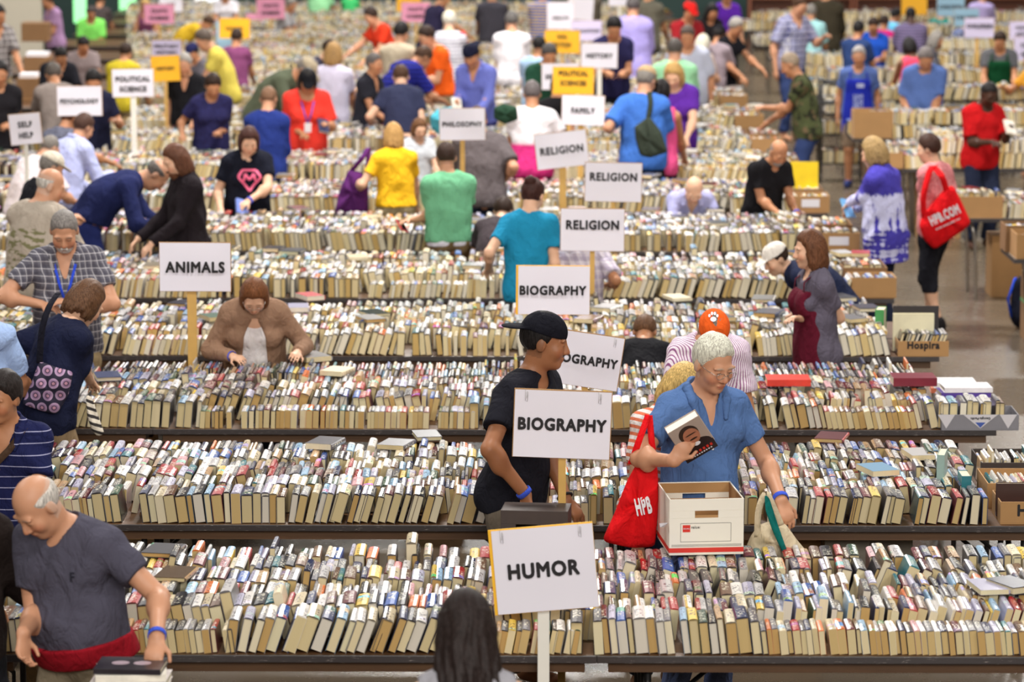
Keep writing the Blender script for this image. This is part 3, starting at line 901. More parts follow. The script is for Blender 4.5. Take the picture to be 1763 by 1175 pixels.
            if st in ('fringe', 'bald'): d = np.maximum(d, z - np.interp(y, [-.05, .0, .05, .12], [.055, .06, .05, .03]) * (1 if st == 'fringe' else .75))
            if st in ('bob', 'long', 'pony', 'mid'):
                low = {'bob': -.115, 'mid': -.15, 'long': -.30, 'pony': -.06}[st]
                fullness = .012 if st != 'pony' else 0
                # curtains of hair round the sides and back
                az2 = np.arctan2(x, y - .022); dn = np.clip(-(z - .02) / .12, 0, 1.6); tap = 1 - .16 * np.clip((low + .07 - z) / .07, 0, 1) - .22 * np.clip((z + .03) / .08, 0, 1) ** 2 + (.10 * np.clip(-z / .2, 0, 1) if st == 'long' else 0)
                body = np.sqrt((x / ((.086 + tk * .5 + fullness) * tap)) ** 2 + ((y - .022) / ((.096 + tk * .5) * tap)) ** 2) - 1; body = body * .085 + dn * (.0028 * np.sin(az2 * 19 + z * 14 + 2 * np.sin(z * 23)) + .0018 * np.sin(az2 * 37 - z * 22))
                low = low + .010 * np.sin(az2 * 5 + 1) + .009 * np.sin(az2 * 13) + .006 * np.sin(az2 * 31)
                body = np.maximum(body, low - z + .02 * np.abs(x) / .09); body = np.maximum(body, z - .05); body = np.maximum(body, -.045 - y - np.clip(-z - .05, 0, .1) * .25 + .004 * np.sin(z * 60))
                inner = np.sqrt((x / .066) ** 2 + ((y + .035) / .085) ** 2) - 1; body = np.maximum(body, np.where(z > -.16, -inner * .07, body))
                k = .03; hh_ = np.maximum(k - np.abs(d - body), 0) / k; d = np.minimum(d, body) - hh_ ** 2 * k * .25
            if st == 'curly':
                d = np.minimum(d, el((0, .02, .01), (.1, .105, .115))); d = np.maximum(d, np.where(z < .05, -(y + .035), -1)); d = d + .006 * np.sin(x * 130) * np.sin(y * 140 + 1) * np.sin(z * 120)
            if st == 'bun': d = np.minimum(d, el((0, .1, .075), (.045, .042, .042)))
            if st == 'pony':
                tx = x / .026; b2 = np.sqrt(tx ** 2 + ((y - .125 - .3 * np.clip(-z, 0, .2)) / .03) ** 2) - 1; b2 = np.maximum(b2 * .026, np.maximum(-.2 - z, z - .06)); d = np.minimum(d, b2)
            az = np.arctan2(x, y - .02 + .3 * np.clip(z, 0, 1)); wv = np.sin(z * 37 + x * 23) + np.sin(y * 41 + 1)
            d = d + (.0010 * np.sin(x * 240 + 1.2 * wv + 60 * y * x) + .0016 * np.sin(x * 120 + wv) + .0008 * np.sin(az * 23 + wv)) * min(1, tk / .01)
            f.F = (d * headscale).astype(np.float32)
        rr = .35 if st in ('long', 'mid', 'bob', 'pony') else .19
        garment('hair', hf, hair_mat(hcl), 0, relax=1, hh=max(h, .0045), lo_=hc - rr * headscale, hi_=hc + .19 * headscale)
    if beard and beard != 'stubble':
        def bf(f):
            f.ell(Fh(0, -.04, -.085), (.054, .055, .04 + beard[1]), Rh, .02); f.ell(Fh(0, -.09, -.05), (.03, .015, .008), Rh, .01)
            f.ell(Fh(0, -.035, -.02), (.075, .075, .055), Rh, .01, True); f.ell(Fh(0, -.105, -.063), (.022, .02, .008), Rh, .005, True)
            f.ell(Fh(0, -.04, -.085), (.058, .058, .044 + beard[1]), Rh, .0) if False else None
        def bf2(f):
            f.ell(Fh(0, -.036, -.078 - beard[1] * .4), (.0515, .0625, .046 + beard[1]), Rh, .02)
            f.cutp(Fh(0, -.04, -.045), Rh @ unit((0, .8, 1))); f.ell(Fh(0, -.10, -.052), (.028, .012, .007), Rh, .01); f.ell(Fh(0, -.106, -.0635), (.018, .012, .005), Rh, .003, True)
        garment('beard', bf2, hair_mat(beard[0]), .0006, 200, relax=1, hh=max(h, .005), lo_=hc - .18, hi_=hc + .12)
    if cap:
        ccol, cdir = cap[0], cap[1]           # cdir: degrees, 0 = bill forwards, 180 = worn backwards
        def cf(f):
            f.ell(Fh(0, .014, .045), (.090, .107, .092), Rh, .01); f.cutp(Fh(0, 0, .040), Rh @ unit((0, .10, -1)))
            Rb = Rh @ rz(R(cdir)); c0 = hc + Rh @ np.array([0, .012, .04])
            f.ell(c0 + Rb @ np.array([0, -.115, .004]), (.072, .085, .008), Rb @ rx(R(10)), .012)
        if ccol != 'visor':
            garment('cap', cf, cap[2] if len(cap) > 2 else cloth(ccol), 0, relax=1, hh=max(h, .005), lo_=hc - .25, hi_=hc + .25)
    if glasses and lod < 3:
        g = MB()
        for sd in (-1, 1):
            c0 = np.array([sd * .032, -.108, .0]); g.tube([Fh(c0[0] + .022 * math.cos(t), c0[1] + .004 * abs(math.cos(t)), c0[2] + .015 * math.sin(t)) for t in np.linspace(0, 2 * math.pi, 15)], .0013, 5)
            g.tube([Fh(sd * .054, -.105, .004), Fh(sd * .074, -.06, .006), Fh(sd * .08, .01, .004)], .0013, 5)
        g.tube([Fh(-.011, -.11, .003), Fh(0, -.112, .006), Fh(.011, -.11, .003)], .0013, 5)
        g.build('glasses', M_METAL if glasses is True else M_BLACK, e)
    # ---- clothes
    tp = top[0]; tm = cloth(*top[1:]) if not isinstance(top[1], bpy.types.Material) else top[1]
    sl = {'tee': .60, 'polo': .62, 'loose': .8, 'tank': 0, 'long': 9, 'jacket': 9, 'cardigan': 9, 'elbow': .95}[tp]
    def shirt(f):
        d = {'jacket': .026, 'cardigan': .026}.get(tp, .016)
        torso(f, d, .06)
        f.cone(Fp(0, .0, .90), Fa(0, .0, 1.12), .172 * fx + d, .158 * ww + d, .05, (Fp.v(0, 1, 0), .74))
        hm = hem or (.83 if tp != 'jacket' else .70)
        if tp == 'jacket': f.cone(Fp(0, .01, .70), Fp(0, .01, .95), .20 * fx, .18 * fx, .05, (Fp.v(0, 1, 0), .8))
        f.after = [(Fp(0, 0, hm), -Fp.v(0, 0, 1))]
        for sd, (sh, el, wr) in arms.items():
            u = unit(el - sh)
            if sl == 0: f.cone(Fb(sd * .2, .01, 1.40), el, .075, .06, .01, sub=True); continue
            if sl < 1:
                en = sh + (el - sh) * sl; f.cone(sh - u * .01, en + u * .03, .062 * lw, (.065 if tp != 'loose' else .076) * lw, .04, cut=[(en, u)])
            else:
                f.cone(sh, el, .062 * lw, .058 * lw, .04); v = unit(wr - el)
                f.cone(el, wr + v * .02, .058 * lw, .044, .025, cut=[(wr - v * .01, v)])
        # neckline
        nk = {'tee': 0, 'polo': 0, 'tank': .03, 'loose': .012}.get(tp, 0)
        Mn = Fb.R @ rx(R(27)); f.ell(Fb(0, -.008, 1.468), (.070 * lw + nk, .084 * lw + nk, .04 + nk), Mn, .008, True)
        f.cone(Fb(0, .01, 1.48), Fb(0, -.01, 1.6), .066 * lw, .1, .008, sub=True)
        if tp == 'polo' or (len(top) > 2 and top[2] in ('collar', 'plaid', 'vstripe')): f.cone(Fb(0, -.085, 1.44), Fb(0, -.125, 1.30), .042, .008, .006, sub=True)
        if tp == 'cardigan': f.ell(Fb(0, -.24, 1.14), (.088, .235, .38), Fb.R, .02, True)
    if tp == 'cardigan':
        def inner(f):
            torso(f, .010, .06); f.cutp(Fp(0, 0, .84), -Fp.v(0, 0, 1)); f.ell(Fb(0, -.06, 1.44), (.085, .09, .09), Fb.R, .012, True)
            for sd, (sh, el, wr) in arms.items(): f.cone(Fb(sd * .21, .01, 1.42), el, .075, .06, .01, sub=True)
        garment('tank_top', inner, cloth((238, 232, 232)), .001)
    garment('cardigan' if tp == 'cardigan' else 'shirt', shirt, tm, (.0034 if lod < 2 else .0022) if tp not in ('tank', 'cardigan') else .0012, 34)
    if tp in ('polo', 'jacket') and lod < 3 or (tp == 'long' and len(top) > 2 and top[2] == 'collar'):
        def col(f):
            for sd in (-1, 1):
                f.cone(Fb(sd * .03, .074, 1.502), Fb(sd * .082, .0, 1.490), .020, .022, .012); f.cone(Fb(sd * .082, .0, 1.490), Fb(sd * .078, -.066, 1.447), .022, .022, .012); f.cone(Fb(sd * .078, -.066, 1.447), Fb(sd * .064, -.108, 1.375), .021, .010, .01)
            f.cone(Fb(-.03, .074, 1.502), Fb(.03, .074, 1.502), .02, .02, .012)
            f.cone(Fb(0, .03, 1.44), Fb(0, -.02, 1.60), .056 * lw, .075, .006, sub=True)
        garment('collar', col, tm, 0, relax=1, hh=h * .7, lo_=nb - .2, hi_=nb + .2, par=OBJ.get('shirt'))
    bt = bot[0]; bm = cloth(*bot[1:])
    lend = {'long': .10, 'shorts': .50, 'capri': .34, 'skirt': .42}[bt]
    def trousers(f):
        d = .009
        f.ell(Fp(0, .008, .95), (.165 * fx + d, .112 * fx + d, .13), Fp.R, .04)
        for sd in (-1, 1): f.ell(Fp(sd * .078, .055, .905), (.088 * fx + d, .085 * fx + d, .10 + d), Fp.R, .04)
        for sd, (hj, kn, an) in legs.items():
            f.cone(hj, kn, .092 * lw + d, .068 * lw + d, .04); f.cone(kn, an, .068 * lw + d, .055 + d, .02)
        if bt == 'skirt': f.cone(Fp(0, 0, .9), (legs[1][1] + legs[-1][1]) / 2, .16 * fx, .2 * fx, .04, (np.array([0, 1, 0]), .8))
        f.cutp(Fp(0, 0, 1.04), Fp.v(0, 0, 1)); f.after = [((0, 0, lend), (0, 0, -1))]
    garment('skirt' if bt == 'skirt' else 'shorts' if bt in ('shorts', 'capri') else 'trousers', trousers, bm, .004, 30, hi_=np.minimum(hi, [9, 9, 1.2]))
    if shoes:
        for sd, (hj, kn, an) in legs.items():
            def sf(f, sd=sd, an=an):
                f.cone(an + np.array([0, .03, -.04]), an + np.array([sd * .015, -.145, -.05]), .05, .043, .02); f.cone(an + np.array([0, .02, 0]), an + np.array([0, .02, -.03]), .048, .05, .02); f.cutp((0, 0, .0), (0, 0, -1))
            garment('shoe', sf, cloth(shoes), 0, relax=1, lo_=an - .3, hi_=an + .2)
    # ---- small things worn
    def on_surf(p, d, name='shirt', off=.004):
        if name not in TREE: TREE[name] = BVHTree.FromPolygons([tuple(a) for a in SURF[name][0]], [tuple(int(i) for i in a) for a in SURF[name][1]])
        d = unit(d); hit = TREE[name].ray_cast(Vector(np.array(p) - d * .6), Vector(d))
        return None if hit[0] is None else np.array(hit[0]) - d * off
    TREE = {}
    def on_front(x, z, off=.006):
        """a point just in front of the shirt at (x, z) of the chest frame"""
        q_ = on_surf(Fb(x, -.1, z), Fb.v(0, 1, 0), 'cardigan' if tp == 'cardigan' else 'shirt', off)
        if q_ is not None: return q_
        return Fb(x, -.125 * fx - .012 - bust * .55 * (z < 1.33) - off + .055 * max(0, (z - 1.3) / .12) ** 2 + abs(x) * .18, z)
    if lany:
        m = MB()
        for sd in (-1, 1): m.strip([Fb(sd * .06, .045, 1.475), Fb(sd * .078, -.02, 1.478), on_front(sd * .062, 1.40), on_front(sd * .035, 1.3), on_front(.004 * sd, 1.20)], .016, .003, Fb.v(1, 0, 0))
        lo_b = m.build('lanyard', cloth(lany), e); b = MB(); c0 = on_front(0, 1.15); b.box((-.035, -.003, -.05), (.035, .003, .05), Matrix.Translation(c0) @ Matrix(Fb.R.tolist()).to_4x4()); b.build('badge', M_PAPER, lo_b)
    for sd in (-1, 1):
        if band and (band == 'both' or (band == 'L') == ((sd < 0) == (flip > 0))):
            hpnt = hand_pts[sd]; d = unit(hpnt['wr'] - hpnt['el']); c0 = hpnt['wr'] - d * .012
            a = np.cross(d, (0, 0, 1)); a = unit(a); b = np.cross(d, a); m = MB(); n = 16; vs = []; fs = []
            for i in range(n):
                t = 2 * math.pi * i / n
                for r_, o_ in ((.036, -.011), (.036, .011), (.033, .011), (.033, -.011)): vs.append(c0 + d * o_ + (a * math.cos(t) + b * math.sin(t)) * r_)
            for i in range(n):
                j = (i + 1) % n
                for k in range(4): fs.append((i * 4 + k, j * 4 + k, j * 4 + (k + 1) % 4, i * 4 + (k + 1) % 4))
            m.add(vs, fs, True); m.build('wristband', cloth((66, 92, 210)), e)
    info = dict(root=root, yaw=yaw, s=s, e=e, hands=hand_pts, Fb=Fb, Fa=Fa, Fp=Fp, Fh=Fh, hc=hc, flip=flip, on_front=on_front, on_surf=on_surf, torso=torso, OBJ=OBJ, D=D, fx=fx, w=w, garment=garment, arms=arms,
                world=lambda p: root + RW @ (np.array(p) * s), loc=toloc, RW=RW, legs=legs)
    ALLP.append(info)
    return info
# ------------------------------------------------------------------ the people
def A(k, f): return D0 + PITCH * k + 1.52 + 1.11 * f
BR, DB, BK, GR, WH, BL, AU = (74, 50, 34), (48, 32, 24), (26, 22, 22), (128, 122, 116), (208, 202, 190), (188, 152, 96), (104, 56, 30)
JEAN, KHA, DKJ, BLK, GRY = ('long', (52, 66, 108)), ('long', (150, 130, 98)), ('long', (36, 42, 62)), ('long', (30, 30, 34)), ('long', (104, 104, 110))
AW = dict(hp=30)
P_BALD = person(66, 814, 13.15, 'bald man in grey tee and red waist pack leaning over the bottom edge row', face=-22, lean=16, slean=-3, hp=48, hy=-26, w=1.12, bel=.03, sk='pink',
    hair=('fringe', (196, 190, 182)), top=('tee', (78, 76, 90)), bot=('long', (128, 116, 96)), L=(40, 1090, -.30, None, (0, -.3, -1), (0.3, -.4, -.6), .7), Rr=(270, 1098, -.42, None, (-.1, -.7, -.8), (0, .4, -.9), .5), lod=0, band='R', hem=.95)
P_BLUE = person(1226, 577, 15.75, 'white-haired man with glasses and blue polo reading a hardcover behind white box', face=20, lean=6, hp=24, hy=14, w=.92, bel=.02, sk='pink',
    hair=('short', (214, 206, 190), .014), top=('polo', (84, 114, 164)), bot=('long', (96, 110, 150)), L=(1160, 794, -.50, (-.7, .3, -.6), (.55, .05, .8), (.1, 1, .1), .8), Rr=(1345, 862, -.2, (.55, .5, -.5), (.3, -.4, -.9), (0, .2, -1), .7), glasses=True, lod=0, band='R')
P_CAP = person(934, 541, 15.75, 'young man in black tee and backward black cap carrying a folded carton', face=58, lean=14, hp=12, hy=28, w=.92, sk='olive', hair=('short', (24, 20, 20)), cap=((22, 22, 30), 180),
    top=('tee', (30, 30, 38)), bot=('long', (110, 100, 88)), L=(905, 852, -.34, (-1, .2, -.3), (.15, -.3, -1), (.6, .6, 0), 1.3), Rr=(975, 862, -.05, None, (.5, -.1, -.6), (0, .3, -1), .6), lod=0, band='L')
P_LONG = person(802, 1026, 10.9, 'person with long dark brown hair and grey top seen from behind', face=184, lean=4, hp=18, sk='fair', hair=('long', (32, 20, 17), .02), top=('tank', (150, 148, 154)), bot=JEAN, lod=0)
P_EDGE = person(-46, 764, 13.5, 'person with dark brown hair half cut off by the left edge', face=150, hp=15, sk='tan', hair=('mid', (36, 24, 20), .02), top=('long', (40, 32, 30)), bot=BLK, lod=1)
P_PIN = person(6, 642, A(0, .3), 'dark-haired boy in navy pinstripe polo at left edge glancing sideways', face=-8, lean=6, hp=14, hy=-20, hr=6, w=.92, sk='tan', hair=('short', (34, 26, 24), .018), top=('polo', (30, 34, 74), 'pin', (150, 150, 180)), bot=KHA, lod=1)
P_LTB = person(-30, 470, A(1, .3), 'person in light blue dress shirt cut off by left edge', face=160, lean=6, sk='tan', hair=('short', BR), top=('loose', (160, 184, 226)), bot=KHA, lod=1)
P_PAT = person(146, 484, A(1, .55), 'woman in navy tee with patterned shoulder bag bending over books', face=128, lean=24, hp=44, hy=6, w=1.12, bust=.01, sk='fair', hair=('bob', (92, 62, 40), .016), top=('tee', (28, 32, 56)), bot=('long', (142, 120, 92)), L=(48, 640, .3), Rr=(158, 672, .5), lod=1)
P_PLD = person(110, 361, A(2, .35), 'grey-bearded man in grey plaid shirt with blue lanyard', face=4, lean=6, hp=36, w=1.12, bel=.02, sk='pink', hair=('short', (132, 126, 122), .008), beard=((196, 188, 180), .0),
    top=('polo', (112, 110, 120), 'plaid', (70, 68, 80), .6), bot=KHA, L=(70, 524, -.22, (-1, .2, -.2)), Rr=(124, 520, -.25, (1, .3, -.3)), lany=(50, 80, 210), lod=1)
P_CRD = person(437, 477, A(2, .12), 'woman in tan cardigan over white top with auburn hair flipping through books', face=4, lean=34, hp=52, w=1.12, bust=.02, bel=.02, sk='fair', glasses=True, hair=('mid', (112, 68, 38), .014), top=('cardigan', (150, 118, 96)), bot=DKJ,
    L=(400, 614, -.26, (-.6, .4, -.8)), Rr=(512, 608, -.26, (.6, .4, -.8)), band='L', lod=1)
P_PAW = person(1228, 532, A(1, .3), 'person in orange cap and purple striped shirt behind the blue polo man', face=6, lean=24, hp=58, w=1.12, sk='tan', hair=('short', (120, 110, 100)), cap=((232, 96, 34), 0), top=('loose', (236, 226, 236), 'vstripe', (150, 92, 140)), bot=KHA, Rr=(1292, 772, -.15), L='down', lod=1)
P_RED = person(1176, 628, A(0, .62), 'blonde woman in orange striped top with red tote half hidden behind blue polo man', face=40, lean=16, hp=35, sk='fair', hair=('mid', (206, 172, 104), .018), top=('tee', (240, 232, 228), 'slantstripe', (232, 130, 96)), bot=DKJ, L='hang', Rr='hang', lod=1)
P_HID = person(1110, 542, A(2, .5), 'brown-haired person in black tee bending away behind the BIOGRAPHY signs', face=176, lean=46, hp=60, sk='tan', hair=('short', (96, 66, 44), .014), top=('tee', (28, 28, 32)), bot=DKJ, L='low', Rr='low', lod=1)
P_WCAP = person(1338, 418, A(3, .35), 'man in white cap and navy polo bending low over books', face=-90, lean=72, hp=30, hy=20, w=1.1, sk='fair', hair=('short', DB), cap=((232, 224, 214), 0), top=('polo', (34, 40, 66)), bot=JEAN, L=(1450, 540, -.2), Rr=(1380, 540, .2), lod=1)
P_APR = person(1396, 399, A(2, .45), 'woman with long brown hair, grey tee and maroon apron facing left', face=-78, lean=4, hp=10, w=.98, bust=.004, sk='fair', hair=('mid', (98, 60, 36), .016), top=('tee', (96, 90, 104)), bot=BLK, L=(1378, 548, -.12, (.6, .3, -1)), Rr=(1384, 542, .1), lod=1)
# --- right-hand aisle
P_HPB = person(1601, 233, 27.8, 'woman walking the aisle in pink tee and black capris with red tote', face=-128, lean=4, hp=16, hy=16, w=1.05, sk='fair', hair=('short', (62, 38, 28), .018), top=('tee', (206, 126, 130), 'mottle', (222, 150, 150)), bot=('capri', (28, 28, 34)), L=(1590, 378, .1), Rr='side', walk=.10, shoes=(30, 28, 30), lod=1, glasses=True)
P_TIE = person(1506, 239, 27.0, 'woman with short highlighted hair in blue and white tie-dye tunic', face=-120, lean=8, hp=20, w=1.2, bust=.02, sk='fair', hair=('bob', (168, 138, 92), .02), top=('jacket', (74, 66, 168), 'tiedye', (206, 206, 240)), bot=DKJ, L=(1462, 352, .35), Rr=(1470, 360, .5), lod=1, shoes=(40, 40, 50))
P_GRB = person(1340, 239, A(5, .2), 'grey-bearded balding man in black tee sorting books with both hands', face=28, lean=26, hp=42, w=1.12, sk='tan', hair=('bald', (110, 106, 104)), beard=((150, 144, 140), .0), top=('tee', (28, 27, 30)), bot=JEAN, L=(1345, 372, -.3), Rr=(1372, 368, -.25), band='R', lod=1)
P_LAV = person(1195, 302, A(5, .25), 'old man with white hair and glasses in lavender shirt stooping low', face=6, lean=52, hp=52, sk='fair', glasses=True, hair=('bald', (214, 206, 190)), top=('long', (172, 172, 214), 'collar'), bot=GRY, L='low', lod=1)
# --- left-hand middle
P_STN = person(84, 289, A(3, .3), 'bald man in stone tee with printed back', face=150, lean=10, hp=24, hy=-46, w=1.3, bel=.04, sk='pink', hair=('bald', (190, 184, 176)), top=('loose', (176, 164, 150), 'print', (104, 104, 62)), bot=GRY, lod=1)
P_BKC = person(86, 262, A(4, .3), 'man in black tee and tan cap behind the bald man in stone tee', face=118, lean=16, hp=26, w=1.15, sk='pink', hair=('short', GR), cap=((206, 196, 178), 0), top=('loose', (26, 26, 32)), bot=KHA, L=(100, 376, -.1), Rr=(118, 372, -.3), lod=1)
P_WTB = person(84, 233, A(5, .3), 'broad man in white tee with grey hair bending forward', face=140, lean=34, hp=36, w=1.3, sk='pink', hair=('short', (120, 114, 108), .006), top=('loose', (226, 214, 216)), bot=KHA, lod=2)
P_LBS = person(142, 196, A(5, .8), 'man in pale blue dress shirt reaching across the books', face=142, lean=24, hp=36, sk='pink', hair=('short', (74, 50, 40), .014), top=('long', (184, 190, 232), 'collar'), bot=KHA, Rr=(192, 300, .2), lod=2)
P_GPT = person(118, 184, A(6, .5), 'brown-haired person in grey mottled top beside pale blue shirt', face=150, lean=24, hp=38, sk='tan', hair=('short', (84, 48, 32), .014), top=('tee', (110, 112, 130), 'mottle', (80, 80, 96)), bot=JEAN, Rr=(196, 282, .1), lod=2)
P_NVB = person(268, 272, A(4, .8), 'man in navy long sleeves and blue jeans bent double over books', face=96, lean=64, hp=66, w=1.15, sk='pink', hair=('fringe', (96, 88, 84)), top=('long', (34, 40, 82)), hem=.99, bot=('long', (48, 58, 118)), L=(300, 400, .1), Rr=(285, 395, -.1), lod=1)
P_COA = person(303, 249, A(4, .12), 'bearded man with long brown hair in black coat', face=-66, lean=4, hp=26, hy=6, sk='fair', hair=('mid', (92, 56, 38), .014), beard=((96, 58, 36), .02), top=('jacket', (34, 28, 32)), bot=BLK, L='down', lod=1)
P_MSH = person(428, 219, A(5, .25), 'woman in black tee with a large pink letter M', face=10, lean=14, hp=32, w=1.15, bust=.02, bel=.03, sk='fair', hair=('bob', (66, 38, 32), .018), top=('tee', (24, 26, 38)), bot=BLK, L=(380, 362, -.25), Rr=(428, 346, -.35, (1, 0, -.4)), band='R', lod=1)
P_NBS = person(462, 149, A(6, .6), 'man in royal navy blazer with short brown hair seen from behind', face=172, lean=4, hp=30, sk='pink', hair=('crew', (120, 88, 66)), top=('long', (38, 54, 122)), bot=BLK, L='down', Rr='hold', lod=2)
P_YEL = person(677, 212, A(5, .6), 'blonde woman in yellow tee with purple shoulder bag', face=196, lean=8, hp=24, hy=-10, w=.98, sk='fair', hair=('mid', (172, 132, 78), .012), top=('tee', (240, 186, 38)), hem=.94, bot=('long', (160, 142, 108)), L=(612, 318, .1), Rr=(716, 356, .3), lod=1)
P_GRN = person(768, 246, A(4, .55), 'man in green tee holding out a phone', face=196, lean=5, hp=22, hy=-6, w=1.08, sk='pink', hair=('crew', (58, 40, 32), .01), top=('tee', (116, 184, 142)), hem=.93, bot=('long', (124, 102, 72)), L=(704, 380, -.1, (0, -.3, -1)), Rr='down', lod=1)
P_TEA = person(916, 308, A(3, .5), 'woman in teal tee with dark pinned-up hair', face=176, lean=6, hp=32, hy=-18, w=.95, sk='fair', hair=('bun', (58, 30, 24), .012), top=('tee', (34, 138, 178)), bot=GRY, L=(842, 460, .05), Rr=(938, 478, .1), lod=1)
P_SML = person(866, 340, A(4, .3), 'dark-haired person crouching beyond the teal tee woman', face=170, lean=50, hp=50, sk='fair', hair=('short', DB, .016), top=('tee', (70, 62, 66)), bot=BLK, lod=2)
P_BOX = person(1000, 372, A(3, .55), 'person in pale checked shirt hidden behind the nearest RELIGION sign', face=178, lean=22, hp=50, sk='tan', hair=('short', BR), top=('loose', (216, 206, 218), 'plaid', (160, 150, 176)), bot=GRY, L=(955, 480, .1), Rr=(1050, 490, .1), lod=1)
